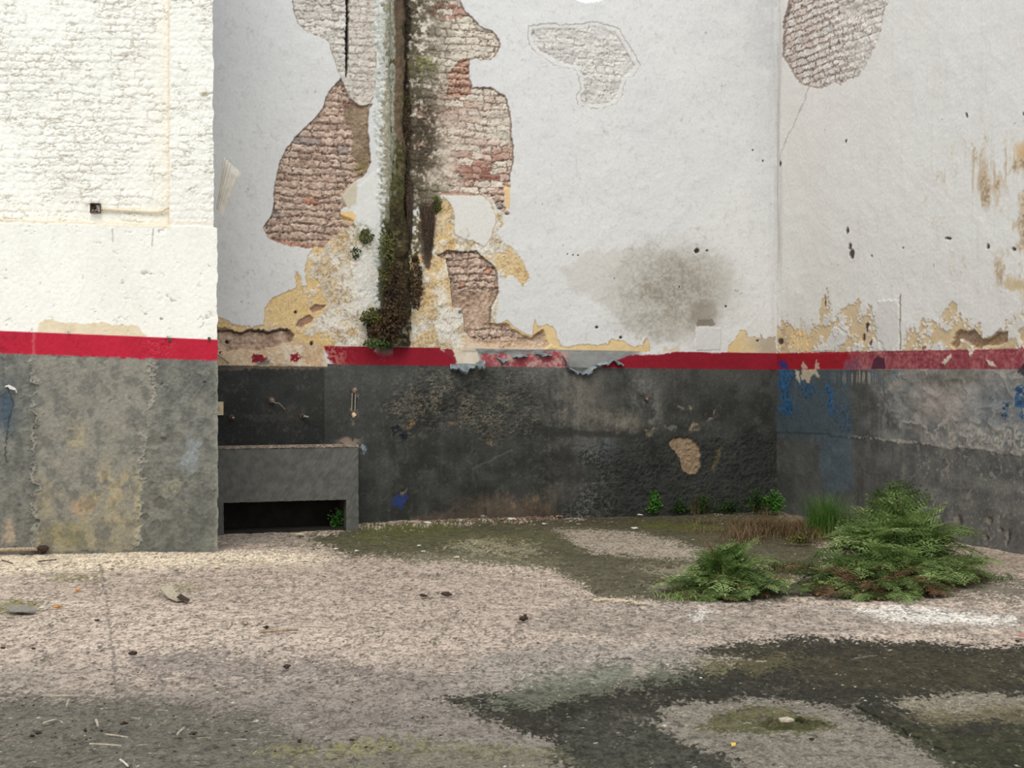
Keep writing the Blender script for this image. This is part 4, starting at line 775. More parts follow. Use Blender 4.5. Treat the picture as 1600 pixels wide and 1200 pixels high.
M_orange = simple_mat('dry_orange_leaf', (178, 122, 66), .8, .15, 60, .3)
def leafmat(n, a, b, t=.35): return simple_mat(n, a, .55, .1, 9, .1, trans=t, col2=b)
M_fern = leafmat('fern_green', (92, 118, 56), (146, 168, 102)); M_fern2 = leafmat('fern_dark_green', (58, 82, 34), (98, 120, 60)); M_fernpale = leafmat('fern_fresh_green', (128, 152, 78), (172, 190, 128))
M_dry = leafmat('dead_fern_brown', (84, 58, 40), (138, 106, 74), .2)
M_stem = simple_mat('fern_stalk', (74, 56, 34), .7, .2, 40, .2)
M_grass = leafmat('thin_grass_green', (62, 104, 36), (104, 140, 58)); M_drygrass = leafmat('dry_grass_brown', (82, 64, 42), (136, 112, 78), .2)
M_weed = leafmat('weed_leaf_green', (46, 92, 28), (92, 146, 48)); M_weedd = leafmat('weed_dark_green', (26, 50, 16), (56, 88, 30))
M_moss = leafmat('hanging_moss_green', (52, 56, 22), (104, 106, 44), .2); M_mossb = leafmat('hanging_moss_brown', (42, 30, 18), (84, 62, 36), .15)
M_root = simple_mat('dry_rootlets', (46, 36, 30), .9, .3, 60, .3, col2=(92, 76, 62))

# ------------------------------------------------------------------ corrugated sheet behind the left wall
def corrugated():
    dep = 12.35
    def at(px, py): r = ray(px, py); return Vector((0, 0, EYE)) + r * (dep / r.y)
    a = at(338, 330); b = at(357, 255); ax = (b - a); ln = ax.length; ax.normalize()
    pr = (at(372, 268) - at(346, 244)).normalized(); wdt = (at(373, 269) - at(345, 243)).length
    n = ax.cross(pr).normalized(); V = []; Fc = []; NU = 60; NV = 6
    for th in (0, 1):
        for j in range(NV + 1):
            for i in range(NU + 1):
                u = i / NU - .5; h = .010 * math.cos(u * 2 * math.pi * 6) + .05 * (u * 2) ** 2
                V.append(a + dB * .02 + ax * ln * j / NV + pr * wdt * u * (.4 + .6 * j / NV) + n * (h + (.004 if th else 0)) )
    W = NU + 1; o = W * (NV + 1)
    for j in range(NV):
        for i in range(NU):
            q = (j * W + i, j * W + i + 1, (j + 1) * W + i + 1, (j + 1) * W + i); Fc.append(q); Fc.append(tuple(x + o for x in q[::-1]))
    for i in range(NU): j = NV; Fc.append((j * W + i, j * W + i + 1, j * W + i + 1 + o, j * W + i + o)); Fc.append((i, i + 1, i + 1 + o, i + o))
    for j in range(NV):
        for i in (0, NU): Fc.append((j * W + i, (j + 1) * W + i, (j + 1) * W + i + o, j * W + i + o))
    ob = mesh('corrugated_sheet', [v - a for v in V], Fc, M_sheet, smooth=True); ob.location = a
    tag(ob, 'pale fluted sheet offcut jutting out from behind the white brick wall', 'corrugated sheet')
corrugated()

# ------------------------------------------------------------------ wash trough in the alcove
def trough():
    off = .42
    FT = Frame(OB + nB * off, dB, nB)
    ur, _ = FT.uz(560, 740); ul = (L1 - OB).dot(dB) + .02; ztop = FT.uz(500, 697)[1]; zop = FT.uz(450, 783)[1]; ulg, _ = FT.uz(541, 800)
    base = OB + dB * ur + nB * off
    root = thing('wash_trough', 'long dark grey masonry wash trough in the alcove behind the left wall', 'trough', base)
    def P(u, z, o): p = OB + dB * u + nB * o; return Vector((p.x, p.y, z))
    def slab(name, u0, u1, z0, z1, o0, o1, mat, nu=40, nz=12, amp=.006):
        # box with a slightly rough front and top
        g = G(); rr = random.Random(hash(name) % 97 if False else len(name))
        us = [u0 + (u1 - u0) * i / nu for i in range(nu + 1)]; zs = [z0 + (z1 - z0) * i / nz for i in range(nz + 1)]
        V = []; Fc = []
        jit = [[rr.uniform(-1, 1) * amp * .4 for _ in us] for _ in zs]
        for j, z in enumerate(zs):
            for i, u in enumerate(us): V.append(P(u + (jit[j][i] if i == nu else 0), z + (jit[j][i] if j in (0, nz) else 0), o1 + jit[j][i]))
        k = len(V)
        for j, z in enumerate(zs):
            for i, u in enumerate(us): V.append(P(u, z, o0))
        W = nu + 1
        for j in range(nz):
            for i in range(nu):
                q = (j * W + i, j * W + i + 1, (j + 1) * W + i + 1, (j + 1) * W + i); Fc.append(q); Fc.append(tuple(x + k for x in q[::-1]))
        for i in range(nu):
            for j in (0, nz): Fc.append((j * W + i, j * W + i + 1, j * W + i + 1 + k, j * W + i + k))
        for j in range(nz):
            for i in (0, nu): Fc.append((j * W + i, (j + 1) * W + i, (j + 1) * W + i + k, j * W + i + k))
        return g.add(V, Fc).link(name, mat, root)
    slab('front_panel', ul, ur, zop, ztop - .012, off - .09, off, M_dado, 80, 16)
    slab('rim', ul, ur + .004, ztop - .012, ztop + .012, off - .10, off + .006, M_pinkedge, 120, 2, .012)
    slab('end_panel', ur - .09, ur, zop, ztop - .012, .0, off - .09, M_dado, 6, 10)
    slab('end_rim', ur - .10, ur + .004, ztop - .012, ztop + .012, .0, off - .10, M_pinkedge, 8, 2, .01)
    slab('leg', ulg, ur, -.03, zop, .0, off, M_dado, 8, 10)
    slab('leg', ul, ul + .12, -.03, zop, .0, off, M_dado, 8, 10)
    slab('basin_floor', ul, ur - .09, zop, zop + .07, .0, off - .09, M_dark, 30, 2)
    # near-black backing and base, painting the deep shade under the trough
    slab('back_panel', ul + .12, ulg, -.03, zop, .005, .03, M_dark, 30, 8)  # added sheet standing in for the shade at the back
    slab('soot_floor', ul + .12, ulg, -.03, .004, .03, off - .03, M_dark, 30, 1, .003)  # no soot: added dark sheet standing in for the shade on the ground
trough()

# ------------------------------------------------------------------ plumbing remains above the trough
def plumbing():
    p = FB.at(424, 625); t = thing('wall_tap', 'corroded tap stub with a bent wire above the trough', 'tap', p)
    g = G(); g.tube([p - nB * .01, p + nB * .02], .032, 14); g.link('flange', M_rust, t)
    g = G(); g.tube([p + nB * .02, p + nB * .06, p + nB * .075 - UP * .01], .016, 10); g.link('spout', M_oldpipe, t)
    g = G(); a = lambda x, y, o: FB.at(x, y, o)
    g.tube([a(426, 627, .07), a(431, 630, .08), a(436, 630, .07), a(440, 634, .06), a(445, 640, .04)], .0045, 6); g.link('wire', M_oldpipe, t)
    for px, py, lab, nm in [(362, 652, 'short rusty pipe stub nearest the left wall edge, above the trough', 'pipe_stub'), (473, 650, 'capped pipe stub below and right of the bent wire tap', 'pipe_stub')]:
        p = FB.at(px, py); t = thing(nm, lab, 'pipe', p, 'pipe stubs above the trough')
        G().tube([p - nB * .01, p + nB * .012], .026, 12).link('flange', M_rust, t)
        G().tube([p, p + nB * .05], .014, 10).link('pipe', M_darkbark, t)
        G().tube([p + nB * .048 + dB * .0, p + nB * .052 + dB * (.045 if px > 400 else .02) - UP * .008], .009, 8).link('spout', M_oldpipe, t)
    p0 = FB.at(553, 610); t = thing('water_valve', 'old twin pipe valve fitting beside the trough end', 'valve', p0)
    G().tube([p0 - nB * .01, p0 + nB * .035], .034, 12).link('upper_flange', M_rust, t)
    G().lump(p0 + nB * .04, .022, .022, .022, seed=4).link('upper_nut', M_oldpipe, t)
    p1 = FB.at(552, 646); G().tube([p1 - nB * .01, p1 + nB * .03], .034, 12).link('lower_flange', M_rust, t)
    G().lump(p1 + nB * .035 - UP * .015, .02, .02, .026, seed=5).link('lower_nut', M_ivory, t)
    for dx in (-2.6, 2.4): G().tube([FB.at(553 + dx, 614, .03), FB.at(552 + dx, 642, .03)], .006, 8).link('riser_pipe', M_oldpipe, t)
    p = FB.at(343, 638); t = thing('switch_plate', 'small cream switch plate just behind the left wall edge', 'switch', p)
    G().box(p + nB * .02, dB, nB, UP, .032, .02, .062).link('plate', M_ivory, t); G().box(p + nB * .044, dB, nB, UP, .008, .006, .016).link('rocker', M_ivory, t)
    a = FB.at(338, 552, .07); b = FB.at(358, 567, .01)
    o = G().tube([a, (a + b) / 2 + UP * .004, b], .010, 7).link('wooden_stick', M_palewood, origin=b); tag(o, 'thin pale stick poking out at stripe height behind the left wall', 'stick')
    # chalky box and hook fixings high on the right
    p = FB.at(1009, 622); t = thing('wall_bracket', 'small rusty bracket on the dark dado amid a pale smear', 'bracket', p)
    G().box(p + nB * .012, dB, nB, UP, .018, .016, .022).link('plate', M_rust, t); G().tube([p + nB * .02 + UP * .0, p + nB * .05 - UP * .015], .008, 8).link('pin', M_oldpipe, t)
plumbing()

# ------------------------------------------------------------------ fixtures on the left wall
def left_fixtures():
    o_ = -.115
    p = FL.at(150, 326, o_); t = thing('junction_box', 'rusty open junction box on the white brick recess', 'junction box', p)
    h = .038; x = dL; n = nL
    g = G()
    for sx in (-1, 1): g.box(p + x * sx * h + n * .02, x, n, UP, .003, .026, h)
    for sz in (-1, 1): g.box(p + UP * sz * h + n * .02, x, n, UP, h, .026, .003)
    g.box(p + n * -.002, x, n, UP, h, .003, h); g.link('box', M_rust, t)
    g = G()
    for k in range(5): a = R.uniform(0, 6.28); g.tube([p + n * .01, p + n * .035 + (x * math.cos(a) + UP * math.sin(a)) * .018, p + n * .05 + (x * math.cos(a) + UP * math.sin(a)) * .032], .003, 5)
    g.link('wires', M_darkbark, t)
    q = FL.at(158, 326, o_ + .02); t2 = thing('conduit_pipe', 'cream painted conduit running right from the junction box', 'conduit', q)
    pts = [(158, 326, .022), (180, 327.5, .02), (208, 329, .02), (235, 331, .02), (246, 331, .022), (254, 329, .026), (261, 325, .034), (266, 322, .05)]
    G().tube([FL.at(a, b, o_ + c) for a, b, c in pts], .0125, 12).link('pipe', M_creampaint, t2, smooth=True)
    for a in (163, 209): c = FL.at(a, 326 + (a - 158) * .05, o_ + .02); G().tube([c - x * .008, c + x * .008], .017, 12).link('clip', M_creampaint, t2)
    for px, py, lab, m in [(107, 519, 'white cleat on the red band below the cream patch', M_whiteflake), (265, 531, 'dark hook on the red band near the crackled red paint', M_rust), (327, 530, 'small hook on the red band at the wall edge', M_rust)]:
        p = FL.at(px, py, .012); t = thing('wall_hook', lab, 'hook', p, 'hooks along the left red band')
        G().box(p, x, n, UP, .012, .006, .014).link('plate', m, t)
        G().tube([p + n * .004, p + n * .03, p + n * .038 + UP * .016], .005, 7).link('prong', m, t)
    flake([(8, 603), (14, 601), (24, 606), (27, 612)], 6, .03, FL, 'white paint flake lifting from the blue-stained dado at far left', 'paint flake', M_whiteflake, .03)
def flake(edge, drop, curl, fr, lab, cat, mat, off=.0, group=None, name='paint_flake', seed=1):
    """a film still attached along its top edge (pixels), curling away from the wall below"""
    rr = random.Random(seed + int(edge[0][0])); NU = 14; NV = 8; V = []; Fc = []
    pts = []
    for i in range(NU + 1):
        t = i / NU * (len(edge) - 1); k = min(int(t), len(edge) - 2); f = t - k
        pts.append((edge[k][0] * (1 - f) + edge[k + 1][0] * f, edge[k][1] * (1 - f) + edge[k + 1][1] * f))
    base = fr.at(*pts[NU // 2], off)
    for th in (0, .0025):
        p1, p2 = int(edge[0][0]) % 6, int(edge[-1][0]) % 5
        for i, (x, y) in enumerate(pts):
            d = drop * (.35 + .65 * math.sin(math.pi * (i + .5) / (NU + 1))) * (1 + .25 * math.sin(i * .9 + p1) + .12 * math.sin(i * 2.1 + p2)) * .0064; p = fr.at(x, y, off)
            for j in range(NV + 1):
                a = j / NV * 2.3; r = d / 2.3 + 1e-4
                V.append(p - UP * (r * math.sin(a) * 1.5) + fr.n * ((1 - math.cos(a)) * r + th + curl * .25 * j / NV) - base)
    W = NV + 1; o = W * (NU + 1)
    for i in range(NU):
        for j in range(NV):
            q = (i * W + j, i * W + j + 1, (i + 1) * W + j + 1, (i + 1) * W + j); Fc.append(q); Fc.append(tuple(x + o for x in q[::-1]))
    for i in range(NU): Fc.append((i * W + NV, (i + 1) * W + NV, (i + 1) * W + NV + o, i * W + NV + o))
    for j in range(NV):
        for i in (0, NU): Fc.append((i * W + j, i * W + j + 1, i * W + j + 1 + o, i * W + j + o))
    ob = mesh(name, V, Fc, mat); ob.location = base
    return tag(ob, lab, cat, group)
left_fixtures()
gp = 'paint films curling off the rear red band'
for e, d, c, lab, m in [([(703, 569), (715, 568), (728, 568), (742, 569)], 22, .05, 'long blue-grey paint curl hanging below the broken red band', M_bluegrey),
                        ([(743, 567), (750, 565), (758, 563)], 20, .05, 'small blue-grey curl just right of the longest hanging paint curl', M_bluegrey),
                        ([(878, 553), (884, 562), (888, 572), (893, 576)], 14, .04, 'steep grey curl at the left end of the gap in the red band', M_bluegrey),
                        ([(890, 574), (900, 579), (908, 580)], 10, .05, 'pale-edged curl under the grey gap in the red band', M_bluegrey),
                        ([(908, 582), (915, 578), (924, 572), (934, 567)], 14, .06, 'rising grey curl in the middle of the red band gap', M_bluegrey),
                        ([(930, 568), (945, 565), (958, 561)], 10, .05, 'long thin curl along the right part of the red band gap', M_bluegrey),
                        ([(957, 561), (966, 564), (974, 569)], 10, .05, 'short curl where the solid red band begins again', M_bluegrey),
                        ([(800, 556), (812, 552), (824, 555)], 10, .03, 'little silvery curl over the worn pink band, left one', M_bluegrey),
                        ([(836, 550), (848, 551), (862, 553)], 10, .03, 'little silvery curl over the worn pink band, right one', M_bluegrey),
                        ([(776, 557), (785, 562), (794, 560)], 9, .03, 'low curl on the worn pink band nearest the pale plaster gap', M_bluegrey)]:
    flake(e, d, c, FB, lab, 'paint flake', m, .004, gp)

# ------------------------------------------------------------------ mossy downpipe on the rear wall
def downpipe():
    c0 = FB.at(621, 300); u0, _ = FB.uz(621, 300); zb = FB.uz(621, 541)[1]
    n = 64; za = np.arange(zb, TOP, .008); A = np.linspace(-1.9, 1.9, n); AA, ZZ = np.meshgrid(A, za)
    wob = (fbm(ZZ * 3, AA * .5, 31, 4) - .5); fine = fbm(ZZ * 25, AA * 3, 35, 4) - .5
    low = sstep(3.2, 2.3, ZZ)
    rad = .068 + wob * .03 + fine * .022 + .035 * low + .03 * (fbm(ZZ * 9, AA * 1.5, 37, 4) - .5) * (1 + 2 * low)
    u = u0 - .01 + rad * 1.05 * np.sin(AA) + wob * .02; o = .025 + rad * np.cos(AA)
    X = OB.x + dB.x * u + nB.x * o; Y = OB.y + dB.y * u + nB.y * o
    s = Surf(X, Y, ZZ, AA * .07, ZZ, 1, 12)
    s.C[:] = s.mix(np.clip(s.st * .6 + s.ma * .4, 0, 1), (84, 70, 56), (104, 88, 70), (122, 104, 84))
    lft = sstep(-.35, -.7, AA + (s.ma - .5) * 1.2)
    s.paint(lft, s.mix(np.clip(s.ma * .6 + s.fa * .4, 0, 1), (96, 98, 78), (160, 160, 146), (196, 196, 186)))
    s.paint(sstep(.9, 1.3, AA + (s.ma - .5)) * .8, (50, 44, 34))
    mo = sstep(.52, .62, s.ma * .4 + s.fa * .2 + .4 * s.st + .22 * sstep(3.9, 2.6, ZZ) - .04); s.tex[:] = .3; s.paint(mo * .85, s.mix(s.fb, (40, 40, 22), (66, 68, 34), (92, 92, 52)))
    s.paint(sstep(3.3, 2.6, ZZ + (s.na - .5)) * .8, s.mix(np.clip(s.fa * 1.1, 0, 1), (26, 22, 14), (50, 42, 24), (74, 62, 40)))
    s.paint(low * sstep(.62, .68, s.mb * .6 + s.fb * .4) * .6, (150, 146, 128))
    ob = build_surface('encrusted_downpipe', s, nB, M_pipe, 1.0)
    tag(ob, 'brown downpipe caked in moss and lime running down the rear wall', 'pipe')
downpipe()
def leafclump(fr, cx, cy, rx, ry, n, size, off, seed, hang=.6):
    rr = random.Random(seed); g = G(); 
    for _ in range(n):
        while True:
            a, b = rr.uniform(-1, 1), rr.uniform(-1, 1)
            if a * a + b * b < 1: break
        dep = off + (1 - a * a - b * b) ** .5 * rr.uniform(.2, 1) * rx * .0064 * .9
        p = fr.at(cx + a * rx, cy + b * ry, dep); s_ = size * rr.uniform(.5, 1.4)
        d = Vector((rr.uniform(-1, 1), 0, 0)) * .8 + fr.n * rr.uniform(0, .8) - UP * hang * rr.uniform(.2, 1.8); d.normalize()
        w_ = d.cross(fr.n + Vector((rr.uniform(-.6, .6), 0, rr.uniform(-.6, .6)))); w_.normalize(); w_ *= s_ * .35
        g.add([p, p + d * s_ * .5 + w_, p + d * s_, p + d * s_ * .5 - w_], [(0, 1, 2, 3)])
    return g
def moss():
    o = FB.at(600, 505, .02)
    t = thing('hanging_moss', 'bushy brown and green moss clump at the foot of the downpipe', 'moss', o)
    g = leafclump(FB, 600, 510, 26, 30, 900, .028, .03, 1); g.V += []; g.link('brown_foliage', M_mossb, t)
    leafclump(FB, 582, 494, 18, 14, 360, .028, .05, 2).link('green_foliage', M_moss, t)
    leafclump(FB, 590, 534, 22, 9, 160, .03, .05, 3).link('trailing_fronds', M_fern2, t)
    o = FB.at(622, 470, .02); t = thing('hanging_moss', 'dark ragged moss beard over the lower downpipe', 'moss', o)
    leafclump(FB, 617, 470, 17, 62, 1300, .026, .12, 4).link('foliage', M_mossb, t)
    leafclump(FB, 604, 400, 13, 60, 320, .024, .11, 14).link('green_foliage', M_moss, t)
    o = FB.at(650, 440, .02); tag(leafclump(FB, 650, 440, 9, 42, 480, .024, .0, 5).link('hanging_moss', M_mossb, origin=o), 'narrow dark moss patch on peeling plaster right of the downpipe', 'moss')
    o = FB.at(630, 200, .02); tag(leafclump(FB, 634, 210, 7, 120, 700, .020, .0, 6).link('wall_moss', M_mossb, origin=o), 'thin dark moss line in the gap beside the upper downpipe', 'moss')
    o = FB.at(570, 365, .02); tag(leafclump(FB, 572, 368, 10, 12, 120, .026, .0, 7).link('wall_weed', M_moss, origin=o), 'small green tuft rooted on the wall left of the downpipe', 'weed')
    o = FB.at(556, 392, .02); tag(leafclump(FB, 556, 394, 8, 10, 60, .022, .0, 17).link('wall_weed', M_weedd, origin=o), 'sparse dark sprig on the wall under the green tuft', 'weed')
    o = FB.at(683, 320, .02); tag(leafclump(FB, 683, 318, 6, 14, 120, .024, .0, 8).link('wall_weed', M_moss, origin=o), 'olive tuft at the top of the hanging roots', 'weed')
    o = FB.at(637, 155, .02); tag(leafclump(FB, 632, 158, 5, 18, 110, .022, .0, 18).link('wall_weed', M_moss, origin=o), 'bright moss tuft beside the upper downpipe', 'weed')
    rr = random.Random(5)
    for (cx, wd, y0, y1, n, lab) in [(669, 12, 318, 416, 90, 'brown mat of dry rootlets hanging right of the downpipe'), (640, 6, 280, 400, 50, 'thin dark roots trailing along the right side of the downpipe')]:
        g = G()
        for _ in range(n):
            x = cx + rr.uniform(-wd, wd); y = y0 + rr.uniform(0, 20); e = y1 - rr.uniform(0, 50) - abs(x - cx) * 2; pts = []
            k = 6
            for i in range(k + 1):
                f = i / k; pts.append(FB.at(x + (cx - x) * f * .5 + rr.uniform(-1, 1), y + (e - y) * f, .012 + .02 * math.sin(f * 3.1) * rr.uniform(.3, 1)))
            g.tube(pts, .0035, 4, .0012, caps=False)
        tag(g.link('hanging_roots', M_root, origin=FB.at(cx, y0)), lab, 'roots')
moss()

# ------------------------------------------------------------------ plants
def leaflet(g, p, d, nrm, L, W):
    w_ = d.cross(nrm); w_.normalize(); w_ *= W * .5
    g.add([p, p + d * L * .35 + w_ - nrm * L * .05, p + d * L * .7 + w_ * .6, p + d * L, p + d * L * .7 - w_ * .6, p + d * L * .35 - w_ - nrm * L * .05], [(0, 1, 2, 3), (0, 3, 4, 5)])
def frond(gl, gs, base, az, L, lift, rr, pin=11, wid=.36, dens=4):
    """arching rachis with two ranks of pinnae, each pinna carrying lobed leaflets"""
    h = Vector((math.cos(az), math.sin(az), 0)); side0 = Vector((-h.y, h.x, 0)); p = Vector(base); pts = [p.copy()]; K = 12; el = lift
    dirs = []
    for i in range(K):
        d = h * math.cos(el) + UP * math.sin(el); p = p + d * (L / K); pts.append(p.copy()); dirs.append(d); el -= (lift + (.55 if lift < 1.4 else (.1 if lift < 1.6 else -.45))) / K * rr.uniform(.8, 1.4)
        if p.z < .02: p.z = .02
    gs.tube(pts, .0028, 4, .001, caps=False)
    for i in range(pin):
        f = .28 + .70 * i / (pin - 1); k = min(int(f * K), K - 1); q = pts[k].lerp(pts[k + 1], f * K - k); d = dirs[k]
        nrm = side0.cross(d); nrm.normalize()
        if nrm.z < 0: nrm = -nrm
        pl = L * wid * math.sin(math.pi * (1.02 - .86 * (f - .28) / .72) * .62 + .1) * rr.uniform(.8, 1.15) * (1.15 - .75 * (f - .28) / .7)
        for sgn in (-1, 1):
            pd = (side0 * sgn * rr.uniform(.8, 1) + d * rr.uniform(.45, .8) - UP * rr.uniform(-.1, .25)); pd.normalize()
            w2 = pd.cross(nrm); w2.normalize(); m = max(3, int(dens * pl / (L * wid) + 1.5), int(pl / .030))
            for j in range(m):
                g2 = (j + .6) / (m + .4); r = q + pd * pl * g2 - nrm * pl * .22 * g2 * g2; lz = min(.040, pl / m * 1.15 * (1.1 - .5 * g2))
                for s2 in (-1, 1):
                    ld = (w2 * s2 + pd * .7); ld.normalize(); leaflet(gl, r, ld, (nrm + Vector((rr.uniform(-.3, .3), rr.uniform(-.3, .3), 0))).normalized(), lz, lz * .62)
            leaflet(gl, q + pd * pl * .9, pd, nrm, min(.034, pl * .3), min(.018, pl * .16))
    leaflet(gl, pts[-1], dirs[-1], UP, .026, .014)
def fern(name_label, centre, crowns, seed, hmax):
    rr = random.Random(seed); t = thing('fern_bush', name_label, 'fern', centre)
    A, B, Cc, D, S = G(), G(), G(), G(), G()
    for (px, py, n, L, lift) in crowns:
        c = floor_pt(px, py)
        for k in range(n):
            az = k / n * 2 * math.pi + rr.uniform(-.4, .4); l = L * rr.uniform(.65, 1.1); lf = lift * rr.uniform(.55, 1.15)
            b = c + Vector((rr.uniform(-.06, .06), rr.uniform(-.05, .05), 0))
            g = rr.choice([A, A, A, A, B, B, B, Cc, D if L < .45 else A]); frond(g, S, b, az, l, lf, rr, dens=5)
        for k in range(max(6, int(n * .7))):
            frond(D, S, c + Vector((rr.uniform(-.05, .05), rr.uniform(-.05, .05), 0)), rr.uniform(0, 6.28), L * rr.uniform(.4, .75), lift * rr.uniform(.2, .75), rr, 7)
    A.link('fronds', M_fern, t); B.link('dark_fronds', M_fern2, t); Cc.link('young_fronds', M_fernpale, t); D.link('dead_fronds', M_dry, t); S.link('stalks', M_stem, t)  # darker green fronds are picked at random
fern('smaller fern bush, left of the largest fern on the floor', floor_pt(1135, 925), [(1132, 918, 20, .42, 1.5), (1140, 914, 18, .46, 1.65), (1110, 924, 18, .36, 1.1), (1158, 924, 14, .30, 1.1), (1136, 930, 18, .28, .8), (1092, 931, 10, .24, .4), (1182, 928, 14, .30, .95), (1190, 924, 10, .34, 1.2), (1095, 926, 12, .34, .8), (1130, 934, 10, .2, .35)], 21, .42)
fern('largest fern bush, right of the smaller fern on the floor', floor_pt(1385, 915), [(1385, 905, 22, .50, 1.4), (1345, 912, 20, .44, 1.2), (1430, 906, 20, .46, 1.2), (1320, 920, 12, .32, .8), (1465, 910, 14, .40, .9), (1405, 922, 16, .38, 1.0), (1360, 924, 16, .36, .85), (1405, 882, 20, .72, 1.55), (1408, 876, 18, .74, 1.75), (1390, 890, 14, .66, 1.7), (1425, 890, 12, .6, 1.7), (1300, 912, 14, .36, .9), (1282, 924, 10, .28, .6), (1495, 905, 14, .30, .7), (1500, 895, 10, .36, 1.0), (1372, 885, 18, .62, 1.5), (1436, 888, 16, .60, 1.4), (1480, 902, 10, .34, .7), (1335, 895, 14, .44, 1.2), (1390, 930, 14, .26, .4), (1345, 932, 10, .24, .4), (1440, 926, 12, .26, .5)], 22, .7)

def blades(g, c, n, h, spread, rr, w_=.004, bend=.5):
    for _ in range(n):
        b = c + Vector((rr.gauss(0, spread), rr.gauss(0, spread * .7), 0)); az = rr.uniform(0, 6.28); H = h * rr.uniform(.4, 1.1); k = 5
        hd = Vector((math.cos(az), math.sin(az), 0)); sd_ = Vector((-hd.y, hd.x, 0)) * w_; V = []
        for i in range(k + 1):
            f = i / k; p = b + UP * H * f * (1 - .25 * bend * f * f) + hd * H * bend * f * f; q = sd_ * (1 - f * .9)
            V += [p - q, p + q]
        g.add(V, [(2 * i, 2 * i + 1, 2 * i + 3, 2 * i + 2) for i in range(k)])
rr = random.Random(77)
def grass_thing(name, px, py, n, h, spread, mat, lab, cat='grass', kind=None, bend=.5, w_=.004, sx=0):
    c = floor_pt(px, py); g = G()
    if sx:
        for _ in range(12): blades(g, floor_pt(px + rr.uniform(-sx, sx), py + rr.uniform(-sx, sx) * .16), n // 12, h, spread, rr, w_, bend)
    else: blades(g, c, n, h, spread, rr, w_, bend)
    o = g.link(name, mat, origin=c); tag(o, lab, cat, None, kind); return o
grass_thing('grass_tuft', 1290, 838, 700, .42, .085, M_grass, 'feathery bright green grass tuft behind the ferns', bend=.45, w_=.003)
grass_thing('grass_tuft', 1325, 842, 300, .30, .09, M_fern2, 'darker low grass tuft between feathery tuft and largest fern', bend=.5, w_=.004)
grass_thing('dry_grass', 1225, 838, 1800, .17, .12, M_drygrass, 'matted brown dry grass on the floor behind the ferns', 'dry grass', 'stuff', .9, .003, 62)
grass_thing('dry_grass', 1145, 822, 500, .07, .10, M_drygrass, 'low brown withered grass below the corner weeds', 'dry grass', 'stuff', 1.2, .003, 70)
grass_thing('wild_grass', 1225, 890, 260, .09, .10, M_moss, 'short olive grass in the gap between the two ferns', 'grass', 'stuff', 1.0, .004, 30)
grass_thing('wild_grass', 1060, 934, 120, .07, .06, M_fernpale, 'thin pale grass at the left foot of the smaller fern', 'grass', 'stuff', 1.6, .004, 28)
grass_thing('wild_grass', 1550, 905, 100, .07, .06, M_fern2, 'sparse dark grass right of the largest fern', 'grass', 'stuff', 2.0, .004, 24)
grass_thing('tall_dry_grass', 1090, 803, 26, .30, .05, M_drygrass, 'tall thin dry stems standing against the rear dado', 'grass', None, .25, .0028)
grass_thing('short_dry_grass', 1190, 806, 30, .16, .06, M_drygrass, 'short straw-coloured stems in front of the corner weed', 'grass', None, .7, .003)
def weed(px, py, wpx, hpx, n, leaf, mat, lab, seed, cat='weed'):
    c = floor_pt(px, py); sc_ = (F / c.y); r = wpx / sc_ / 2; h = hpx / sc_; q = random.Random(seed)
    t = thing('weed_plant', lab, cat, c); gl, gs = G(), G()
    for k in range(n):
        a = q.uniform(0, 6.28); f = q.uniform(.25, 1); el = q.uniform(.3, 1.4); e = c + Vector((math.cos(a) * r * f * math.cos(el) * 1.1, -abs(math.sin(a)) * r * .5 * f + .0, h * f * math.sin(el)))
        if k % 3 == 0: gs.tube([c, c.lerp(e, .5) + UP * h * .1, e], .003, 4, .0015, caps=False)
        for _ in range(3):
            b = e + Vector((q.gauss(0, .02), q.gauss(0, .012), q.gauss(0, .018))); b.z = max(.01, b.z)
            d = Vector((q.uniform(-1, 1), q.uniform(-1, .3), q.uniform(-.3, .6))).normalized(); nn = Vector((q.uniform(-.5, .5), -.7, q.uniform(.2, 1))).normalized()
            leaflet(gl, b, d, nn, leaf * q.uniform(.6, 1.3), leaf * .8)
    gl.link('leaves', mat, t); gs.link('stems', M_stem, t); return t
weed(1020, 803, 26, 34, 60, .034, M_weed, 'bright green leafy weed alone against the rear dado', 1)
weed(1062, 802, 40, 22, 70, .022, M_weedd, 'low dark weed just right of the bright green one', 2)
weed(1098, 802, 44, 36, 90, .020, M_weedd, 'dark spindly weed where the tall dry stems grow', 3)
weed(1138, 801, 50, 22, 100, .022, M_weedd, 'low dark weed midway to the wall corner', 4)
weed(1182, 801, 44, 38, 130, .024, M_weedd, 'bushy dark weed left of the corner plant', 5)
weed(1208, 802, 42, 36, 130, .026, M_weed, 'bushy green plant right in the wall corner', 6)
weed(1340, 850, 70, 44, 160, .024, M_fern2, 'dark leafy weed behind the left half of the largest fern', 8)
weed(527, 824, 22, 28, 60, .028, M_weed, 'green weed growing in front of the trough opening', 9)
weed(1250, 850, 50, 18, 60, .02, M_moss, 'low olive weed behind the gap between the ferns', 10)

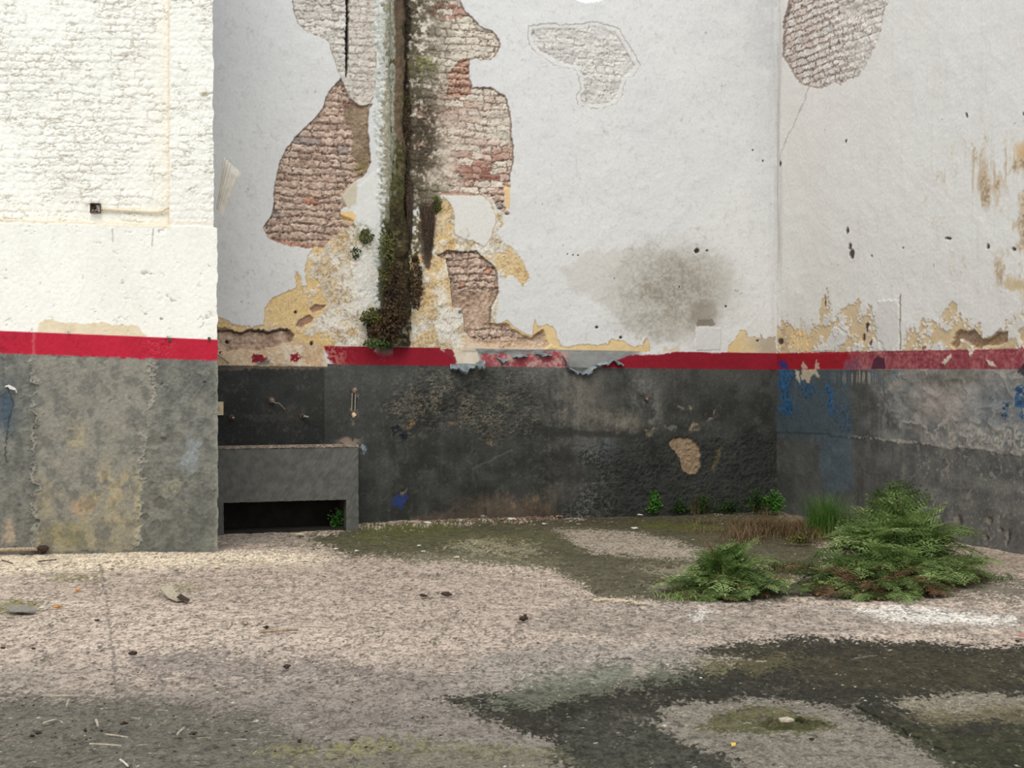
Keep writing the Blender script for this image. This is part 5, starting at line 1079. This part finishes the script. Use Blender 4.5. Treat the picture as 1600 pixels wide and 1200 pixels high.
# ------------------------------------------------------------------ rubble and litter
def chip(px, py, wpx, hpx, mat, lab, cat, name, seed, rz=.5, rot=None, group=None, rough=.3, n=9):
    c = floor_pt(px, py); s_ = F / c.y; rx = wpx / s_ / 2; rzz = max(.004, hpx / s_ / 2 * rz); ry = rx * .7
    ro = rot if rot is not None else random.Random(seed).uniform(-.5, .5)
    o = G().lump(c + UP * rzz * .55, rx, ry, rzz, ro, seed, n, 6, rough).link(name, mat, origin=c); return tag(o, lab, cat, group)
chip(575, 810, 24, 14, M_stone, 'pale plaster lump beside the trough leg', 'rubble', 'plaster_chunk', 1, 1)
chip(600, 813, 20, 5, M_stone, 'flat plaster chip just right of the trough leg lump', 'rubble', 'plaster_chunk', 2, .8)
chip(740, 806, 34, 20, M_stone, 'largest pale rubble chunk leaning at the rear wall foot', 'rubble', 'plaster_chunk', 3, 1)
chip(752, 811, 24, 10, M_stoneg, 'grey rubble piece in front of the largest chunk', 'rubble', 'concrete_chunk', 4, 1)
chip(773, 804, 10, 9, M_stone, 'small pale rubble piece right of the largest chunk', 'rubble', 'plaster_chunk', 5, 1)
chip(690, 811, 10, 7, M_stone, 'small pale rubble piece left of the largest chunk', 'rubble', 'plaster_chunk', 6, 1)
chip(668, 818, 14, 5, M_whiteflake, 'white flat chip on the moss before the rubble strip', 'rubble', 'plaster_chip', 7, .8)
chip(800, 812, 16, 5, M_whiteflake, 'white flat chip at the right end of the rubble strip', 'rubble', 'plaster_chip', 8, .8)
c = floor_pt(621, 811); d = (floor_pt(634, 808) - floor_pt(608, 814)).normalized()
tag(G().box(c + UP * .018, d, Vector((-d.y, d.x, 0)), UP, .10, .03, .012).link('wooden_board', M_wood, origin=c), 'short brown board lying at the rear wall foot', 'board')
c = floor_pt(830, 807); d = (floor_pt(868, 806) - floor_pt(790, 808)).normalized()
tag(G().box(c + UP * .016, d, Vector((-d.y, d.x, 0)), UP, .26, .012, .010).link('wooden_lath', M_wood, origin=c), 'long thin lath along the rear wall foot', 'lath')
rr = random.Random(9); g = G()
for k in range(900):
    px = rr.uniform(560, 880); py = rr.gauss(813, 3.5) - (px - 560) * .014; c = floor_pt(px, py)
    r_ = .004 + .012 * rr.random() ** 2; g.lump(c + UP * (r_ * .4 + .008), r_, r_ * .8, r_ * .6, rr.uniform(0, 3), k, 6, 4, .3)
tag(g.link('rubble_crumbs', M_brickbit, origin=floor_pt(720, 812)), 'reddish brick crumbs strewn along the rear wall foot', 'rubble', None, 'stuff')
g = G()
for k in range(160):
    px = rr.gauss(672, 20); py = rr.uniform(806, 811); a = floor_pt(px, py) + UP * rr.uniform(.01, .06); b = a + Vector((rr.uniform(-.06, .06), rr.uniform(-.03, .03), rr.uniform(-.03, .03))); b.z = max(.012, b.z)
    g.tube([a, (a + b) / 2 + UP * .01, b], .004, 4, .001, caps=False)
tag(g.link('dry_twigs', M_darkbark, origin=floor_pt(672, 809)), 'dark heap of dry twigs against the rear wall foot', 'twigs', None, 'stuff')
for px, py, h_ in [(758, 812, .13), (816, 808, .17), (700, 812, .08)]:
    c = floor_pt(px, py); g = G(); g.tube([c, c + UP * h_ * .5 + Vector((.01, 0, 0)), c + UP * h_], .003, 5, .001)
    for k in range(10): leaflet(g, c + UP * h_ * (.2 + .08 * k), Vector((rr.uniform(-1, 1), rr.uniform(-1, 0), .4)).normalized(), Vector((0, -1, .3)).normalized(), .018, .008)
    tag(g.link('seedling', M_moss, origin=c), {758: 'small olive seedling among the rubble by the largest chunk', 816: 'taller olive seedling near the long lath', 700: 'tiny seedling by the twig heap'}[px], 'seedling')
# stick at the foot of the left wall
a = floor_pt(-20, 866); b = floor_pt(63, 863); t = thing('wooden_batten', 'pale batten lying at the foot of the left wall', 'batten', b)
G().tube([a + UP * .03, a.lerp(b, .5) + UP * .032, b + UP * .028], .016, 8).link('pole', M_wood, t)
G().lump(b + UP * .022 + Vector((.015, 0, 0)), .05, .04, .028, 0, 4, 10, 6, .5).link('rotten_end', M_darkbark, t)
def slabpiece(pts, th, mat, lab, cat, name, tilt=.02):
    P = [floor_pt(*p) for p in pts]; c = sum(P, Vector()) / len(P); n = len(P); V = []
    for i, p in enumerate(P): V.append(p - c + UP * (.004 + (tilt if i in (0, 1) else 0)))
    V += [v + UP * th for v in V]; Fc = [tuple(range(n))[::-1], tuple(range(n, 2 * n))] + [(i, (i + 1) % n, (i + 1) % n + n, i + n) for i in range(n)]
    o = mesh(name, V, Fc, mat); o.location = c; return tag(o, lab, cat)
slabpiece([(249, 926), (269, 923), (276, 930), (292, 938), (276, 941), (262, 935)], .006, M_stone, 'pale grey cement shard lying on the pinkish floor', 'shard', 'cement_shard', .03)
slabpiece([(276, 940), (282, 935), (297, 939), (294, 941)], .006, M_darkbark, 'dark sliver under the tip of the pale cement shard', 'shard', 'bark_sliver')
slabpiece([(6, 952), (40, 951), (62, 956), (44, 958), (14, 957)], .006, M_stoneg, 'flat dark-edged cement sheet at the far left', 'shard', 'cement_shard', .012)
slabpiece([(1216, 1126), (1230, 1124), (1241, 1128), (1233, 1130), (1220, 1130)], .008, M_stone, 'pale stone sitting in the cracked mossy puddle', 'stone', 'pale_stone', .0)
slabpiece([(1142, 1163), (1150, 1163), (1149, 1167), (1143, 1168)], .003, M_yellow, 'tiny yellow scrap on the pale ring of concrete', 'scrap', 'yellow_scrap', 0)
slabpiece([(1588, 994), (1600, 993), (1601, 996), (1592, 996)], .004, M_red, 'small faded red scrap at the right edge', 'scrap', 'red_scrap', 0)
def stick(p0, p1, r, mat, lab, name='dry_stick', group=None, cat='stick'):
    a = floor_pt(*p0); b = floor_pt(*p1); a.z = b.z = r + .003; m = a.lerp(b, .5) + UP * r * .3
    o = G().tube([a, m, b], r, 6, r * .8).link(name, mat, origin=(a + b) / 2); return tag(o, lab, cat, group)
stick((405, 991), (466, 987), .010, M_wood, 'straight dry stick alone on the middle of the floor')
stick((140, 1165), (190, 1168), .004, M_palewood, 'long pale straw near the lower left joint')
stick((165, 1150), (200, 1155), .004, M_palewood, 'pale straw crossing above the longest straw')
stick((80, 1091), (120, 1090), .005, M_palewood, 'thin level twig on the left foreground')
stick((68, 1133), (88, 1127), .005, M_palewood, 'short slanting straw left of the floor joint')
stick((150, 1128), (153, 1137), .006, M_palewood, 'stubby upright-lying straw by the floor joint')
stick((104, 1106), (107, 1098), .005, M_palewood, 'tiny pale straw above the slanting straw')
stick((188, 1190), (200, 1200), .0045, M_whiteflake, 'white sliver at the bottom edge')
stick((3, 877), (20, 882), .005, M_darkbark, 'curved twig near the batten at the left wall')
stick((60, 879), (88, 876), .005, M_darkbark, 'thin dark twig right of the curved twig on bright floor')
stick((335, 1070), (350, 1076), .004, M_palewood, 'pale thin straw in the centre left foreground')
stick((277, 1150), (288, 1140), .005, M_palewood, 'leaning straw right of the floor joint')
for i, (px, py, wd, hh, m, lab) in enumerate([(698, 930, 15, 8, M_darkbark, 'dark wood chunk, right one of the close pair on the floor'), (661, 931, 13, 5, M_darkbark, 'thin dark flake, left one of the close pair on the floor'), (818, 968, 14, 10, M_darkbark, 'dark crumbly clod in the middle of the floor'), (416, 981, 9, 5, M_darkbark, 'brown crumb just above the straight stick'), (448, 1043, 12, 8, M_darkbark, 'black clod below the straight stick'), (208, 1022, 14, 7, M_darkbark, 'flat dark clod right of the floor joint'), (152, 970, 7, 4, M_darkbark, 'dark crumb left of the joint, below the moss spots'), (52, 1014, 7, 4, M_darkbark, 'dark crumb at the far left foreground'), (5, 1013, 9, 4, M_darkbark, 'dark crumb touching the left picture edge'), (50, 1151, 9, 6, M_darkbark, 'black clod in the lower left corner area'), (60, 1146, 10, 6, M_darkbark, 'black clod beside the lower left clod, a bit higher'), (194, 1131, 10, 6, M_darkbark, 'dark crumb on the lower part of the joint'), (133, 1142, 6, 6, M_darkbark, 'small black pellet, one of two left of the joint'), (159, 1143, 5, 5, M_darkbark, 'tiny black pellet just left of the joint'), (468, 1159, 8, 6, M_darkbark, 'round black pellet at the lower centre left'), (302, 1147, 13, 5, M_darkbark, 'dark flake among the scattered straws'), (1268, 1156, 9, 5, M_darkbark, 'dark crumb on the pale ring near the puddle'), (550, 1157, 12, 4, M_darkbark, 'thin dark flake at the bottom centre'), (122, 923, 9, 5, M_orange, 'small orange dry leaf on the left floor'), (90, 949, 16, 4, M_orange, 'longer orange dry leaf left of the floor joint'), (213, 947, 10, 3, M_palewood, 'pale yellow flake near the cement shard'), (340, 887, 10, 4, M_ivory, 'small yellowish chip under the left wall foot'), (348, 874, 8, 5, M_stone, 'pale pebble at the left wall corner foot'), (276, 892, 9, 4, M_stoneg, 'grey pebble on the floor under the left wall'), (66, 950, 10, 4, M_whiteflake, 'pale chip next to the flat cement sheet'), (76, 906, 10, 5, M_stone, 'pale chip near the upper left moss spot'), (1043, 1039, 5, 3, M_whiteflake, 'tiny white chip on the thin floor crack'), (1095, 1060, 5, 3, M_whiteflake, 'tiny white chip on the dark damp floor'), (340, 1083, 5, 4, M_whiteflake, 'tiny white pebble in the left foreground'), (468, 835, 18, 3, M_ivory, 'pale sliver of plaster in front of the trough'), (525, 858, 9, 3, M_whiteflake, 'white chip where the bright floor meets the moss'), (557, 861, 6, 3, M_whiteflake, 'second white chip on the moss edge, right of the first'), (662, 862, 8, 3, M_whiteflake, 'white chip on the moss below the largest rubble'), (655, 853, 7, 3, M_whiteflake, 'small white chip on the moss above the single white chip'), (714, 871, 9, 3, M_ivory, 'cream chip at the lower moss edge'), (992, 826, 12, 4, M_whiteflake, 'white flake behind the pale bare patch'), (940, 802, 14, 3, M_whiteflake, 'white flake at the rear wall foot, left of the weeds'), (1000, 805, 10, 3, M_whiteflake, 'white flake beside the bright green weed'), (850, 819, 8, 3, M_whiteflake, 'bluish white flake on the moss near the lath'), (1590, 1002, 8, 3, M_darkbark, 'dark sliver below the faded red scrap')]):
    chip(px, py, wd, hh, m, lab, 'debris', 'wood_clod' if m is M_darkbark else ('dry_leaf' if m is M_orange else 'plaster_chip'), 100 + i, .8, rough=.4)
# straw litter in the left foreground
rr = random.Random(31)
proto = []
for k in range(4):
    L_ = .010 + .006 * k; proto.append(G().tube([Vector((-L_, 0, 0)), Vector((0, .001, .001)), Vector((L_, 0, 0))], .0014 + .0003 * k, 5, .001).link('straw_fragment', M_palewood, origin=(0, 0, 0)))
for k in range(36):
    o = proto[k] if k < 4 else proto[k % 4].copy()
    if k >= 4: COL.objects.link(o)
    if k % 3: px, py = rr.uniform(150, 460), rr.uniform(1060, 1200)
    else: px, py = rr.uniform(0, 560), rr.uniform(1040, 1200)
    c = floor_pt(px, py); o.location = (c.x, c.y, .004); o.rotation_euler = (0, 0, rr.uniform(0, 3.14))
    tag(o, 'tiny pale straw fragment scattered on the left foreground floor', 'straw', 'straw fragments on the left foreground')
proto = []
for k in range(4): proto.append(G().lump((0, 0, 0), .005 + .0018 * k, .004, .0025, 0, k + 50, 6, 4, .5).link('bark_crumb', M_darkbark, origin=(0, 0, 0)))
for k in range(80):
    o = proto[k] if k < 4 else proto[k % 4].copy()
    if k >= 4: COL.objects.link(o)
    px, py = rr.uniform(0, 700), 900 + 300 * rr.random() ** .8; c = floor_pt(px, py); o.location = (c.x, c.y, .003); o.rotation_euler = (0, 0, rr.uniform(0, 3.14))
    tag(o, 'tiny dark bark crumb scattered over the open floor', 'crumb', 'bark crumbs on the open floor')
proto = []
for k in range(3): proto.append(G().lump((0, 0, 0), .012 + .003 * k, .009, .004, 0, k + 70, 7, 4, .5).link('husk', M_ivory, origin=(0, 0, 0)))
for k in range(26):
    o = proto[k] if k < 3 else proto[k % 3].copy()
    if k >= 3: COL.objects.link(o)
    f = k / 25; px = 928 + 78 * f; py = 938 + rr.uniform(-1.5, 2) + 8 * max(0, f - .5) * 1.6; c = floor_pt(px, py); o.location = (c.x, c.y, .004); o.rotation_euler = (0, 0, rr.uniform(0, 3.14))
    tag(o, 'cream seed husk in the curved trail near the smaller fern', 'husk', 'seed husks in a curved trail')
